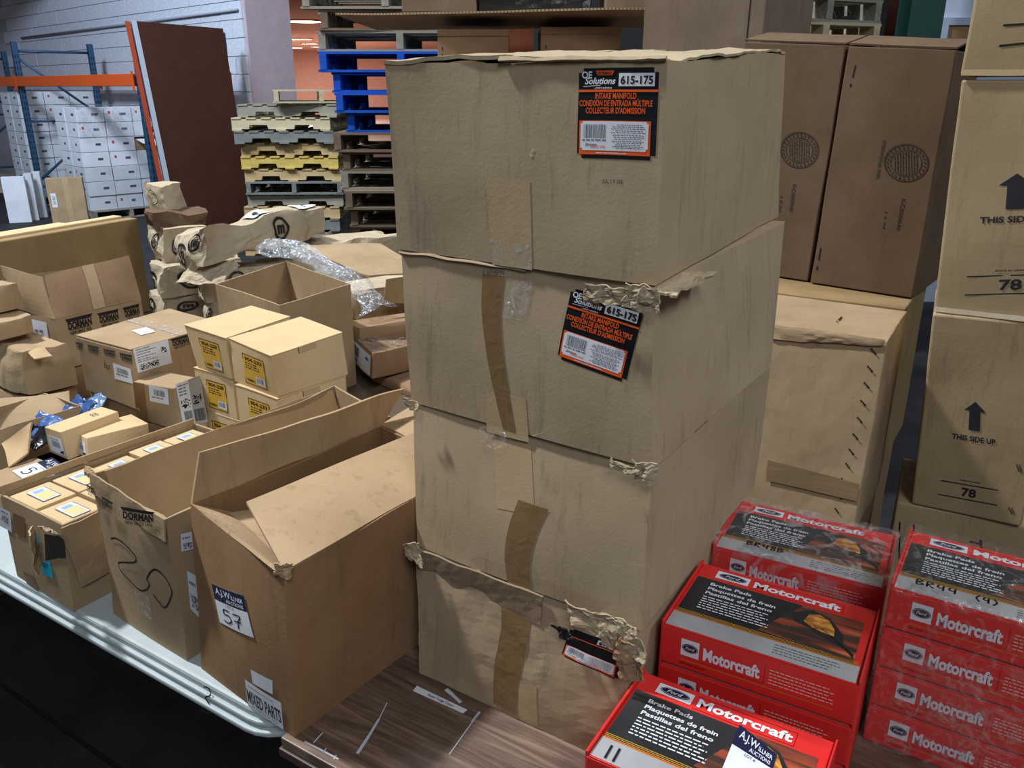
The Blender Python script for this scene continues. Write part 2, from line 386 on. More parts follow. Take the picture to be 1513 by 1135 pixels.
HEX = {
    'b4': {'N': (0.1509, 0.9286, 0.74), 'R': (0.3964, 1.3342, 0.74), 'B': (0.0887, 1.5221, 0.74), 'L': (-0.1533, 1.124, 0.74), 'n': (0.1653, 0.9345, 0.9646), 'r': (0.4199, 1.3501, 0.9646), 'b': (0.0908, 1.5531, 0.9646), 'l': (-0.1496, 1.1522, 0.9646)},
    'b3': {'N': (0.1696, 0.9307, 0.9646), 'R': (0.4415, 1.3513, 0.9646), 'B': (0.1084, 1.5568, 0.9646), 'L': (-0.1531, 1.151, 0.9646), 'n': (0.1775, 0.9594, 1.1931), 'r': (0.4507, 1.3713, 1.1931), 'b': (0.1324, 1.6067, 1.1931), 'l': (-0.1514, 1.195, 1.1931)},
    'b2': {'N': (0.1778, 0.9555, 1.1931), 'R': (0.4543, 1.3724, 1.1931), 'B': (0.1322, 1.6106, 1.1931), 'L': (-0.1551, 1.1939, 1.1931), 'n': (0.1713, 0.9786, 1.4257), 'r': (0.4885, 1.4936, 1.4257), 'b': (0.1382, 1.6521, 1.4257), 'l': (-0.1645, 1.2131, 1.4257)},
    'b1': {'N': (0.1715, 0.9739, 1.4257), 'R': (0.4914, 1.5431, 1.4257), 'B': (0.1232, 1.7228, 1.4257), 'L': (-0.1684, 1.2113, 1.4257), 'n': (0.1737, 0.9984, 1.6781), 'r': (0.451, 1.4658, 1.7057), 'b': (0.1084, 1.6782, 1.6946), 'l': (-0.1737, 1.216, 1.6816)},
    'b57': {'N': (-0.3248, 0.9794, 0.74), 'R': (-0.0762, 1.3153, 0.74), 'B': (-0.2732, 1.4841, 0.74), 'L': (-0.5172, 1.1375, 0.74), 'n': (-0.3118, 0.9749, 1.0285), 'r': (-0.0666, 1.3108, 1.0285), 'b': (-0.2555, 1.489, 1.0285), 'l': (-0.5068, 1.1691, 1.0285)},
    'b25': {'N': (-0.5473, 1.1547, 0.74), 'R': (-0.2613, 1.6009, 0.74), 'B': (-0.3909, 1.7346, 0.74), 'L': (-0.7289, 1.2899, 0.74), 'n': (-0.5395, 1.1404, 1.0143), 'r': (-0.2535, 1.5866, 1.0143), 'b': (-0.3973, 1.7552, 1.0143), 'l': (-0.7353, 1.3105, 1.0143)},
    'tray': {'N': (-0.8078, 1.2961, 0.74), 'R': (-0.567, 1.6521, 0.74), 'B': (-0.7356, 1.7752, 0.74), 'L': (-0.9794, 1.4154, 0.74), 'n': (-0.7982, 1.2998, 0.9186), 'r': (-0.5579, 1.6572, 0.9186), 'b': (-0.7357, 1.7754, 0.9186), 'l': (-0.9767, 1.4166, 0.9186)},
    'y1': {'N': (-0.5488, 1.8193, 0.964), 'R': (-0.415, 1.9846, 0.964), 'B': (-0.5556, 2.1101, 0.964), 'L': (-0.6863, 1.9321, 0.964), 'n': (-0.5478, 1.7923, 1.076), 'r': (-0.4222, 1.9856, 1.076), 'b': (-0.5608, 2.1275, 1.076), 'l': (-0.6874, 1.9324, 1.076)},
    'y2': {'N': (-0.6972, 1.9474, 0.964), 'R': (-0.5862, 2.1222, 0.964), 'B': (-0.7129, 2.2259, 0.964), 'L': (-0.8168, 2.0424, 0.964), 'n': (-0.6956, 1.9307, 1.076), 'r': (-0.5901, 2.1315, 1.076), 'b': (-0.7263, 2.2468, 1.076), 'l': (-0.8406, 2.0519, 1.076)},
    'dc': {'N': (-0.9753, 2.0211, 0.85), 'R': (-0.8104, 2.2611, 0.85), 'B': (-1.0331, 2.4306, 0.85), 'L': (-1.1946, 2.1808, 0.85), 'n': (-0.9769, 2.0246, 1.0152), 'r': (-0.8167, 2.2788, 1.0152), 'b': (-1.039, 2.4422, 1.0152), 'l': (-1.1816, 2.1562, 1.0152)},
    'sb': {'N': (-0.8486, 1.9566, 0.82), 'R': (-0.788, 1.9841, 0.82), 'B': (-0.9453, 2.0922, 0.82), 'L': (-1.0007, 2.0461, 0.82), 'n': (-0.8486, 1.9538, 0.9402), 'r': (-0.8104, 2.0329, 0.9402), 'b': (-0.9449, 2.0942, 0.9402), 'l': (-0.9735, 2.0006, 0.9402)},
    'k1': {'N': (-1.0728, 1.8249, 0.8), 'R': (-0.999, 1.9589, 0.8), 'B': (-1.0658, 2.0024, 0.8), 'L': (-1.1454, 1.8743, 0.8), 'n': (-1.0819, 1.8292, 0.8737), 'r': (-1.0032, 1.9631, 0.8737), 'b': (-1.0641, 1.9993, 0.8737), 'l': (-1.1387, 1.8629, 0.8737)},
    'k2': {'N': (-1.0233, 1.8192, 0.8), 'R': (-0.9347, 1.9627, 0.8), 'B': (-0.9955, 2.0117, 0.8), 'L': (-1.0902, 1.8855, 0.8), 'n': (-1.0309, 1.8432, 0.8518), 'r': (-0.9193, 1.9377, 0.8518), 'b': (-0.9909, 2.0023, 0.8518), 'l': (-1.0931, 1.8954, 0.8518)},
    'open': {'N': (-0.6625, 2.2985, 0.74), 'R': (-0.5043, 2.5406, 0.74), 'B': (-0.789, 2.8716, 0.74), 'L': (-0.9359, 2.5695, 0.74), 'n': (-0.6577, 2.2816, 1.07), 'r': (-0.5053, 2.547, 1.07), 'b': (-0.8002, 2.9118, 1.07), 'l': (-0.9312, 2.5565, 1.07)},
    'staple': {'N': (0.837, 1.7838, 0.62), 'R': (1.0226, 2.0784, 0.62), 'B': (0.725, 2.2775, 0.62), 'L': (0.5359, 1.975, 0.62), 'n': (0.8667, 1.8352, 1.1), 'r': (1.0355, 2.1063, 1.1), 'b': (0.7299, 2.3051, 1.1), 'l': (0.5602, 2.0366, 1.1)},
    'ip2': {'N': (1.1065, 2.2393, 1.1), 'R': (1.2915, 2.4735, 1.1), 'B': (1.078, 2.6722, 1.1), 'L': (0.8912, 2.4333, 1.1), 'n': (1.1176, 2.2416, 1.7384), 'r': (1.3041, 2.4765, 1.7375), 'b': (1.0979, 2.6532, 1.7564), 'l': (0.9107, 2.4176, 1.7555)},
    'ip1': {'N': (0.8893, 2.4517, 1.1), 'R': (1.075, 2.6886, 1.1), 'B': (0.8669, 2.8517, 1.1), 'L': (0.6802, 2.6451, 1.1), 'n': (0.9115, 2.4401, 1.7582), 'r': (1.0987, 2.6752, 1.7574), 'b': (0.8662, 2.855, 1.7761), 'l': (0.6802, 2.6194, 1.7754)},
    'm78': {'N': (1.3532, 1.682, 1.157), 'R': (1.4883, 1.9523, 1.157), 'B': (1.1317, 2.1427, 1.157), 'L': (0.9871, 1.8818, 1.157), 'n': (1.3331, 1.6929, 1.667), 'r': (1.4883, 1.9523, 1.667), 'b': (1.1052, 2.1586, 1.667), 'l': (0.9631, 1.8947, 1.667)},
    'lo78': {'N': (1.229, 1.7604, 0.652), 'R': (1.3661, 2.0273, 0.652), 'B': (1.1558, 2.1483, 0.652), 'L': (1.0166, 1.8808, 0.652), 'n': (1.2183, 1.7537, 1.157), 'r': (1.3661, 2.0273, 1.157), 'b': (1.1114, 2.126, 1.157), 'l': (0.9782, 1.8633, 1.157)},
    'bt78': {'N': (1.3879, 1.6953, 0.127), 'R': (1.5238, 1.9628, 0.127), 'B': (1.1226, 2.1666, 0.127), 'L': (0.9867, 1.8991, 0.127), 'n': (1.3879, 1.6953, 0.652), 'r': (1.5238, 1.9628, 0.652), 'b': (1.1226, 2.1666, 0.652), 'l': (0.9867, 1.8991, 0.652)},
    'tp78': {'N': (1.3331, 1.6929, 1.673), 'R': (1.4883, 1.9523, 1.673), 'B': (1.1052, 2.1586, 1.673), 'L': (0.9631, 1.8947, 1.673), 'n': (1.3331, 1.6929, 2.173), 'r': (1.4883, 1.9523, 2.173), 'b': (1.1052, 2.1586, 2.173), 'l': (0.9631, 1.8947, 2.173)},
    'do': {'N': (-1.3488, 2.3644, 0.85), 'R': (-1.1921, 2.6008, 0.85), 'B': (-1.3855, 2.7299, 0.85), 'L': (-1.5442, 2.4977, 0.85), 'n': (-1.3439, 2.3566, 1.008), 'r': (-1.1937, 2.6047, 1.008), 'b': (-1.3882, 2.7357, 1.008), 'l': (-1.5452, 2.5, 1.008)},
    'ra': {'N': (0.315, 0.676, 0.807), 'R': (0.4109, 0.8331, 0.807), 'B': (0.1872, 0.9696, 0.807), 'L': (0.0914, 0.8125, 0.807), 'n': (0.315, 0.676, 0.87), 'r': (0.4109, 0.8331, 0.87), 'b': (0.1872, 0.9696, 0.87), 'l': (0.0914, 0.8125, 0.87)},
    'backc': {'N': (1.045, 2.14, 0.62), 'R': (1.272, 2.4934, 0.62), 'B': (0.8177, 2.7852, 0.62), 'L': (0.5907, 2.4319, 0.62), 'n': (1.045, 2.14, 1.098), 'r': (1.272, 2.4934, 1.098), 'b': (0.8177, 2.7852, 1.098), 'l': (0.5907, 2.4319, 1.098)},
    'y3': {'N': (-0.7, 1.957, 0.852), 'R': (-0.5871, 2.1221, 0.852), 'B': (-0.715, 2.2096, 0.852), 'L': (-0.8279, 2.0445, 0.852), 'n': (-0.7, 1.957, 0.963), 'r': (-0.5871, 2.1221, 0.963), 'b': (-0.715, 2.2096, 0.963), 'l': (-0.8279, 2.0445, 0.963)},
    'y4': {'N': (-0.549, 1.812, 0.852), 'R': (-0.4202, 1.9779, 0.852), 'B': (-0.5506, 2.0791, 0.852), 'L': (-0.6793, 1.9132, 0.852), 'n': (-0.549, 1.812, 0.963), 'r': (-0.4202, 1.9779, 0.963), 'b': (-0.5506, 2.0791, 0.963), 'l': (-0.6793, 1.9132, 0.963)},
    'y5': {'N': (-0.697, 1.953, 0.74), 'R': (-0.5841, 2.1181, 0.74), 'B': (-0.712, 2.2056, 0.74), 'L': (-0.8249, 2.0405, 0.74), 'n': (-0.697, 1.953, 0.851), 'r': (-0.5841, 2.1181, 0.851), 'b': (-0.712, 2.2056, 0.851), 'l': (-0.8249, 2.0405, 0.851)},
    'y6': {'N': (-0.545, 1.816, 0.74), 'R': (-0.4162, 1.9819, 0.74), 'B': (-0.5505, 2.0861, 0.74), 'L': (-0.6793, 1.9202, 0.74), 'n': (-0.545, 1.816, 0.851), 'r': (-0.4162, 1.9819, 0.851), 'b': (-0.5505, 2.0861, 0.851), 'l': (-0.6793, 1.9202, 0.851)},
    'rb': {'N': (0.433, 0.861, 0.866), 'R': (0.5249, 1.0204, 0.866), 'B': (0.2979, 1.1513, 0.866), 'L': (0.206, 0.9919, 0.866), 'n': (0.433, 0.861, 0.929), 'r': (0.5249, 1.0204, 0.929), 'b': (0.2979, 1.1513, 0.929), 'l': (0.206, 0.9919, 0.929)},
}

# ------------------------------------------------------------------ setting: floor, walls, far hall
FLOORM = surface('floor_black', (30, 30, 33), (46, 46, 50), scale=(3, 3, 3), rough=.75, dirt=.25, dirtcol=(70, 72, 76), dscale=(9, 9, 9), bump=.3, bscale=90)
jA = Vector((-1.505, 1.996, 0)); jB = Vector((-1.013, 1.675, 0)); jd = (jB - jA).normalized(); jn = Vector((-jd.y, jd.x, 0))
def floor_piece(name, s0, s1, z, mat):
    c = [jA + jd * -14 + jn * s0, jA + jd * 30 + jn * s0, jA + jd * 30 + jn * s1, jA + jd * -14 + jn * s1]
    o = mk(name, [(p.x, p.y, z) for p in c], [(0, 1, 2, 3)], mat); return o
fl = floor_piece('floor', .007, 70, 0, FLOORM); tag(fl, kind='structure')
fl2 = floor_piece('floor_slab', -12, -.007, 0, FLOORM); fl2.parent = fl
fj = floor_piece('floor_joint', -.1, .1, -.012, plain('joint_dark', (12, 12, 12), .9)); fj.parent = fl

E1 = Vector((.72, -.69, 0)).normalized(); D1 = Vector((.69, .72, 0)).normalized()      # rack directions: along the beam / into depth
WALLM = surface('wall_white', (186, 194, 208), (206, 212, 224), rough=.8, dirt=.22, dirtcol=(120, 126, 138), dscale=(6, 6, 9), bump=.5, bscale=60)
WC = Vector((-3.12, 10.47, 0))
wz = math.atan2(-E1.y, -E1.x)
wl = root('wall_left', WC, None, None); wl.rotation_euler = (0, 0, wz); tag(wl, kind='structure')
# local axes: x runs along the wall away from its corner, y towards the room
boxmesh('wall_core', (0, -.30, 0), (18.0, -.012, 4.4), plain('mortar', (172, 180, 194), .9), wl)
bw, bh = .50, .20
bm_ = cube_mesh(WALLM)
for j in range(4, 21):
    for i in range(0, 17):
        x0 = i * bw - (bw / 2 if j % 2 else 0); x1 = x0 + bw; x0 = max(x0, 0)
        b = link('block', bm_, wl)
        b.location = ((x0 + x1) / 2, -.006 + random.uniform(-.003, .003), j * bh + bh / 2); b.scale = (x1 - x0 - .008, .03, bh - .008)
tube('conduit', [(-.05 + .1, .03, 2.50), (7.5, .03, 2.46)], .016, plain('conduit_grey', (150, 158, 172), .5), wl)
# end of the wall (jamb of the wide opening)
PINK = surface('jamb_pink', (176, 160, 172), (188, 172, 182), rough=.8, dirt=.1, bump=.2)
jl = mk('wall_jamb', [tuple(WC + D1 * a + E1 * b + Vector((0, 0, z))) for z in (0, 4.4) for a, b in ((.013, .0), (.013, .05), (.60, .05), (.60, .0))],
        [(3, 2, 1, 0), (4, 5, 6, 7), (0, 1, 5, 4), (1, 2, 6, 5), (2, 3, 7, 6), (3, 0, 4, 7)], PINK); tag(jl, kind='structure')
FARM = surface('far_ceiling_pink', (210, 164, 146), (220, 174, 156), rough=.9, dirt=.05, bump=.05, scale=(.3, .3, .3))
fc = mk('ceiling', [(-32, 13, 3.62), (40, 13, 3.62), (40, 60, 3.62), (-32, 60, 3.62)], [(0, 3, 2, 1)], FARM); tag(fc, kind='structure')
FW = surface('far_wall_pink', (200, 156, 140), (210, 166, 150), rough=.9, dirt=.1, bump=.05)
fw = mk('wall_far', [(-32, 50, 0), (40, 50, 0), (40, 50, 3.7), (-32, 50, 3.7)], [(0, 1, 2, 3)], FW); tag(fw, kind='structure')
LAMP = plain('lamp_glow', (255, 236, 218), .5, 0, 9)
for k, (px, py, r, lab) in enumerate((((-6.437, 28, 3.341), 0, .52, 'large round lit ceiling lamp nearest the pallets in the far hall'), ((-11.3, 46, 3.335), 0, .50, 'lit ceiling lamp lowest in view beside the pale jamb'),
        ((-9.444, 38, 3.389), 0, .30, 'small lit ceiling lamp touching the pale jamb'), ((-9.128, 38, 3.389), 0, .34, 'small lit ceiling lamp right of the one at the jamb'), ((-8.726, 38, 3.389), 0, .26, 'small lit ceiling lamp third from the pale jamb'),
        ((-9.723, 42, 3.395), 0, .2, 'tiny lit ceiling lamp below the third small one'), ((-9.404, 42, 3.395), 0, .3, 'small lit ceiling lamp near the top pallets'), ((-9.85, 45, 3.361), 0, .3, 'small lit ceiling lamp beside the blue pallet'))):
    x, y = px[0], px[1]
    L = root('ceiling_lamp', (x, y, 3.62), lab, 'lamp', 'round lamps in the far hall')
    d = bpy.data.lights.new('lamp_light', 'AREA'); d.shape = 'DISK'; d.size = r * 1.8; d.energy = 100; d.color = (1, .90, .84)
    o = bpy.data.objects.new('lamp_light', d); COL.objects.link(o); o.location = (0, 0, -.07); o.parent = L
    n = 20
    mk('diffuser', [(r * math.cos(2 * math.pi * i / n), r * math.sin(2 * math.pi * i / n), -.05) for i in range(n)], [tuple(range(n))[::-1]], LAMP, L)
    mk('rim', [(rr * math.cos(2 * math.pi * i / n), rr * math.sin(2 * math.pi * i / n), z) for rr, z in ((r * 1.08, 0), (r * 1.05, -.06), (r, -.05)) for i in range(n)],
       [(a * n + i, a * n + (i + 1) % n, (a + 1) * n + (i + 1) % n, (a + 1) * n + i) for a in (0, 1) for i in range(n)], FARM, L)
ff_ = mk('floor_far', [(-32, 14, .004), (40, 14, .004), (40, 50, .004), (-32, 50, .004)], [(0, 1, 2, 3)], plain('floor_far_pale', (206, 184, 172), .7)); tag(ff_, kind='structure')  # pale sheet added over the floor to bounce lamp light onto the ceiling
# right background: white wall with a window frame, dark green column
WR = surface('wall_pale_blue', (176, 190, 214), (186, 198, 220), rough=.8, dirt=.08, bump=.1)
wr = boxmesh('wall_right', (3.02, 6.6, 0), (9, 6.8, 4.4), WR); tag(wr, kind='structure')
wn = root('window_1', (3.209, 6.58, 1.974), None, None); tag(wn, kind='structure')
a0 = Vector((3.123, 6.57, 1.928)) - wn.location; a1 = Vector((3.462, 6.57, 2.128)) - wn.location
FRM = plain('window_frame_pale', (170, 186, 212), .5)
boxmesh('window_frame', (a0.x, -.02, a1.z - .05), (a1.x, .02, a1.z), FRM, wn); boxmesh('window_frame', (a0.x, -.02, a0.z - .9), (a0.x + .06, .02, a1.z - .05), FRM, wn)
boxmesh('pane', (a0.x + .06, .0, a0.z - .9), (a1.x, .012, a1.z - .05), plain('pane_board', (150, 122, 88), .7), wn)
cl = root('steel_column', (2.80, 6.2, 0), 'dark green steel column beside the pale blue wall', 'column')
GRN = plain('column_green', (22, 62, 56), .45)
for nm, lo, hi in (('web', (-.012, -.09, 0), (.012, .09, 4.4)), ('flange', (-.11, -.11, 0), (.11, -.09, 4.4)), ('flange', (-.11, .09, 0), (.11, .11, 4.4))): boxmesh(nm, lo, hi, GRN, cl)
DKW = plain('wall_dark', (26, 28, 32), .9)
bk = boxmesh('wall_back', (.2, 8.2, 0), (3.4, 8.35, 4.4), DKW); tag(bk, kind='structure')

# ------------------------------------------------------------------ tables
EU = Vector((.843, -.537, 0)); EV = Vector((.537, .843, 0)); EO = Vector((-.4, 1.054, 0)); TZ = math.atan2(-.537, .843)
def uvz(u, v, z): return EO + EU * u + EV * v + Vector((0, 0, z))
WOODT = None
def laminate():
    m, nt, b = base('laminate_walnut'); N = nt.nodes.new; K = nt.links.new
    t = N('ShaderNodeTexCoord'); mp = N('ShaderNodeMapping'); mp.inputs['Scale'].default_value = (2.2, 34, 1); K(t.outputs['Object'], mp.inputs['Vector'])
    n = N('ShaderNodeTexNoise'); n.inputs['Scale'].default_value = 1.6; n.inputs['Detail'].default_value = 9; n.inputs['Roughness'].default_value = .68; n.inputs['Distortion'].default_value = 1.0; K(mp.outputs[0], n.inputs['Vector'])
    r = N('ShaderNodeValToRGB'); e = r.color_ramp.elements; e[0].position = .30; e[0].color = srgb((64, 50, 43)); e[1].position = .74; e[1].color = srgb((150, 128, 112))
    q = e.new(.5); q.color = srgb((100, 80, 68)); K(n.outputs['Fac'], r.inputs[0])
    n2 = N('ShaderNodeTexNoise'); n2.inputs['Scale'].default_value = 5; n2.inputs['Detail'].default_value = 5; K(t.outputs['Object'], n2.inputs['Vector'])
    mx = N('ShaderNodeMix'); mx.data_type = 'RGBA'; mx.blend_type = 'OVERLAY'; mx.inputs[0].default_value = .35; K(r.outputs[0], mx.inputs[6]); K(n2.outputs['Fac'], mx.inputs[7])
    K(mx.outputs[2], b.inputs['Base Color']); b.inputs['Roughness'].default_value = .45
    return m
LAM = laminate()
def rounded(u0, u1, v0, v1, r, n=6):
    pts = []
    for cx, cy, a in ((u1 - r, v0 + r, -90), (u1 - r, v1 - r, 0), (u0 + r, v1 - r, 90), (u0 + r, v0 + r, 180)):
        for k in range(n + 1):
            t = math.radians(a + 90 * k / n); pts.append((cx + r * math.cos(t), cy + r * math.sin(t)))
    return pts
def extr(name, pts, z0, z1, mat, parent, bev=0):
    n = len(pts)
    o = mk(name, [(x, y, z0) for x, y in pts] + [(x, y, z1) for x, y in pts], [tuple(range(n))[::-1], tuple(range(n, 2 * n))] + [(i, (i + 1) % n, n + (i + 1) % n, n + i) for i in range(n)], mat, parent)
    if bev: bevel(o, bev)
    return o
LEGM = plain('table_leg_dark', (40, 40, 44), .5)
def legs(t, us, v0, v1, top):
    for u in us:
        tube('leg', [(u, v0, top), (u, v0, .0)], .014, LEGM, t); tube('leg', [(u, v1, top), (u, v1, .0)], .014, LEGM, t)
        tube('leg_brace', [(u, v0, .18), (u, v1, .18)], .010, LEGM, t)
tw = root('folding_table', EO, 'brown wood-grain folding table under the tall carton stack and red boxes', 'table', None, TZ)
extr('tabletop', [(.085, -.03), (1.95, -.03), (1.95, .745), (.085, .745)], .722, .74, LAM, tw, .002)
extr('edge_band', [(.082, -.034), (1.954, -.034), (1.954, .749), (.082, .749)], .706, .7215, plain('edge_dark', (74, 56, 46), .5), tw, .002)
legs(tw, (.55, 1.7), .10, .62, .706)
# worn white scratches and the taped note on the wood table
TF = Face([(.085, -.03, .74), (1.95, -.03, .74), (1.95, .745, .74), (.085, .745, .74)])
def tuv(p):
    q = Vector(p) - EO; return ((q.dot(EU) - .085) / 1.865, (q.dot(EV) + .03) / .775)
scr = Print(TF, [(0, 0), (1, 0), (1, 1), (0, 1)], 1, 1, tw, .0006)
SCW = plain('scratch_white', (196, 202, 216), .7)
import itertools
SN = itertools.count()
def tline(key, pts, wds):
    for (a, b), wd in zip(zip(pts, pts[1:]), wds):
        pa = Vector(a); pb = Vector(b); dn = (pb - pa).normalized().cross(Vector((0, 0, 1))) * wd
        scr.poly(key, [tuv(pa - dn), tuv(pa + dn), tuv(pb + dn), tuv(pb - dn)], 0)
tline(('scratch%d' % next(SN), SCW), [(-0.196, 1.056, 0.74), (-0.2034, 1.02, 0.74), (-0.2132, 0.9849, 0.74), (-0.2243, 0.9503, 0.74)], (.0009, .002, .0024))
tline(('scratch%d' % next(SN), SCW), [(-0.3064, 0.974, 0.74), (-0.2812, 0.9594, 0.74), (-0.2497, 0.94, 0.74)], (.0014, .0014))
tline(('scratch%d' % next(SN), SCW), [(-0.2833, 0.9917, 0.74), (-0.2928, 0.9713, 0.74)], (.001,)); tline(('scratch%d' % next(SN), SCW), [(-0.2716, 0.9607, 0.74), (-0.2739, 0.9529, 0.74)], (.001,)); tline(('scratch%d' % next(SN), SCW), [(-0.2542, 0.9477, 0.74), (-0.2566, 0.94, 0.74)], (.001,))
tline(('scratch%d' % next(SN), SCW), [(-0.0527, 1.03, 0.74), (-0.0907, 0.949, 0.74)], (.0008,)); tline(('scratch%d' % next(SN), SCW), [(-0.0498, 1.036, 0.74), (-0.0613, 1.013, 0.74)], (.002,))
tline(('scratch%d' % next(SN), SCW), [(-0.1059, 1.087, 0.74), (-0.0954, 1.075, 0.74), (-0.0802, 1.056, 0.74)], (.0035, .0028))
scr.done()
nt_ = Print(TF, [tuv((-0.1588, 1.083, 0.74)), tuv((-0.0757, 1.032, 0.74)), tuv((-0.0688, 1.04, 0.74)), tuv((-0.1535, 1.095, 0.74))], .1, .012, tw, .0008)
nt_.rect(('label', WHITE), 0, 0, .1, .012, 0); nt_.text(('lettering', BLACK), 'Kasei Tedga Clyser', .028, .0035, .0052, .05, 1, .01); nt_.done('label', 'narrow white strip label with small black lettering')

WPL = surface('plastic_white', (164, 176, 180), (184, 195, 198), rough=.45, dirt=.5, dirtcol=(130, 136, 140), dscale=(14, 14, 30), bump=.08)
tp = root('plastic_table', EO, 'white plastic folding table with rounded grooved edge, marked 3', 'table', None, TZ)
extr('tabletop', rounded(-2.6, .065, -.012, .745, .07), .700, .74, WPL, tp, .006)
extr('edge_rib', rounded(-2.612, .077, -.026, .757, .08), .702, .712, WPL, tp, .003)
extr('edge_rib', rounded(-2.607, .072, -.019, .752, .075), .716, .725, WPL, tp, .003)
legs(tp, (-2.3, -1.6), .20, .60, .70)
tube('leg', [(-.12, .62, .70), (-.12, .62, 0)], .014, LEGM, tp); tube('leg', [(-.12, .70, .70), (-.12, .70, 0)], .014, LEGM, tp)
m3 = Face([(-2.5, -.0268, .69), (0, -.0268, .69), (0, -.012, .745), (-2.5, -.012, .745)])
p3 = Print(m3, [(.952, .0), (.972, .0), (.972, 1), (.952, 1)], .05, .055, tp, .001)
p3.stroke(('handwriting', INK), curve([(.012, .045), (.024, .047), (.030, .038), (.018, .029), (.030, .022), (.030, .008), (.012, .006)], 5), .0024); p3.done()
t2 = root('trestle_table', EO, 'brown table in the second row, buried under open cartons and kraft packages', 'table', None, TZ)
extr('tabletop', [(-3.2, .80), (-.34, .80), (-.34, 1.62), (-3.2, 1.62)], .715, .74, plain('table_brown', (92, 76, 62), .6), t2, .003)
legs(t2, (-3.0, -1.2, -.45), .88, 1.54, .715)

# ------------------------------------------------------------------ wooden pallets
def woodm(name, c, c2, dirt=.5, dc=(40, 34, 30)):
    return surface(name, c, c2, scale=(2, 9, 9), dirt=dirt, dirtcol=dc, dscale=(4, 12, 12), bump=.4, bscale=50)
PW = [woodm('pallet_grey', (128, 126, 116), (164, 158, 142)), woodm('pallet_tan', (172, 148, 104), (200, 178, 134), .35), woodm('pallet_brown', (104, 88, 74), (140, 122, 102)),
      woodm('pallet_pale', (176, 164, 134), (206, 192, 160), .3), woodm('pallet_blue', (14, 74, 176), (26, 96, 206), .25, (30, 44, 70)), woodm('pallet_yellow', (184, 160, 82), (214, 190, 110), .3), woodm('pallet_slate', (104, 108, 108), (136, 138, 134))]
def notched(L, w, h, mat):
    """side runner with two fork notches; x along length"""
    key = ('n', L, mat.name)
    if key not in CUBES:
        a = L / 2; n1, n2 = L * .13, L * .33; d = h * .42; pts = [(-a, 0)]
        for s0, s1 in ((-n2, -n1), (n1, n2)): pts += [(s0, 0), (s0 + .012, d), (s1 - .012, d), (s1, 0)]
        pts += [(a, 0), (a, h), (-a, h)]; n = len(pts)
        me = bpy.data.meshes.new('runner')
        me.from_pydata([(x, -w / 2, z) for x, z in pts] + [(x, w / 2, z) for x, z in pts], [], [tuple(range(n)), tuple(range(2 * n - 1, n - 1, -1))] + [((i + 1) % n, i, n + i, n + (i + 1) % n) for i in range(n)])
        me.materials.append(mat); CUBES[key] = me
    return CUBES[key]
def pallet(label, loc, rz, mat, L=1.0, W=1.0, side='notch', group=None, mat2=None, rx=0, ry=0):
    """side='notch': the fork-notched runners face local -y; 'end': runner ends face local -y"""
    p = root('wooden_pallet', loc, label, 'pallet', group, rz); p.rotation_euler = (rx, ry, rz)
    q = root('_', (0, 0, 0), None, None) if False else None
    m2 = mat2 or mat
    def add(nm, me, c, s, r=0):
        o = link(nm, me, p); o.location = c; o.scale = s; o.rotation_euler = (0, 0, r)
    sw = side == 'notch'
    H, bt = .094, .015
    for k in (-1, 0, 1):
        if sw:
            o = link('runner', notched(L, .04, H, mat), p); o.location = (0, k * (W / 2 - .03), bt)
        else:
            o = link('runner', notched(W, .045, H, mat), p); o.location = (k * (L / 2 - .03), 0, bt); o.rotation_euler = (0, 0, math.pi / 2)
    cm = cube_mesh(m2); cb = cube_mesh(mat)
    n = 7
    for k in range(n):
        t = -1 + 2 * k / (n - 1)
        if sw: add('deck_board', cm, (t * (L / 2 - .05), 0, bt + H + bt / 2), (.095, W - .004, bt))
        else: add('deck_board', cm, (0, t * (W / 2 - .05), bt + H + bt / 2), (L + .004, .095, bt))
    for t in (-1, 0, 1):
        if sw: add('bottom_board', cb, (t * (L / 2 - .05), 0, bt / 2), (.095, W + .01, bt))
        else: add('bottom_board', cb, (0, t * (W / 2 - .05), bt / 2), (L + .01, .095, bt))
    return p
PH = .1245
ords = ['', 'second', 'third', 'fourth', 'fifth', 'sixth', 'seventh', 'eighth', 'ninth', 'tenth', 'eleventh', 'twelfth', 'thirteenth', 'fourteenth', 'fifteenth', 'sixteenth', 'seventeenth', 'eighteenth', 'nineteenth']
p1m = [0, 3, 6, 1, 5, 1, 6, 0, 1, 6, 0, 1]
p1c = ['pale grey', 'pale', 'slate grey', 'tan', 'yellowed', 'tan', 'slate grey', 'grey', 'tan', 'slate grey', 'grey', 'tan']
for k in range(12):
    z = PH * (11 - k)
    pallet('%s notched pallet, %s level one in the left pallet stack' % (p1c[k], 'topmost' if k == 0 else ords[k] + ' from top'),
           (-2.27 + random.uniform(-.03, .05), 9.1 + random.uniform(-.04, .04), z), .02 + random.uniform(-.03, .03), PW[p1m[k]], .98, 1.0, 'end' if k == 6 else 'notch', 'pallets in the left stack')
pallet('pale pallet lying skewed on top of the left pallet stack', (-1.98, 9.05, PH * 12 + .012), math.radians(14), PW[3], .92, .9, 'end', 'pallets in the left stack')
p2m = [0, 2, 0, 4, 4, 4, 4, 2, 2, 0, 2, 2, 2, 0, 2, 2, 2, 2]
p2x = [447, 470, 470, 474, 492, 497, 510, 495, 505, 505, 510, 520, 520, 524, 526, 528, 528, 528]
p2c = {0: 'weathered grey', 2: 'brown', 4: 'bright blue'}
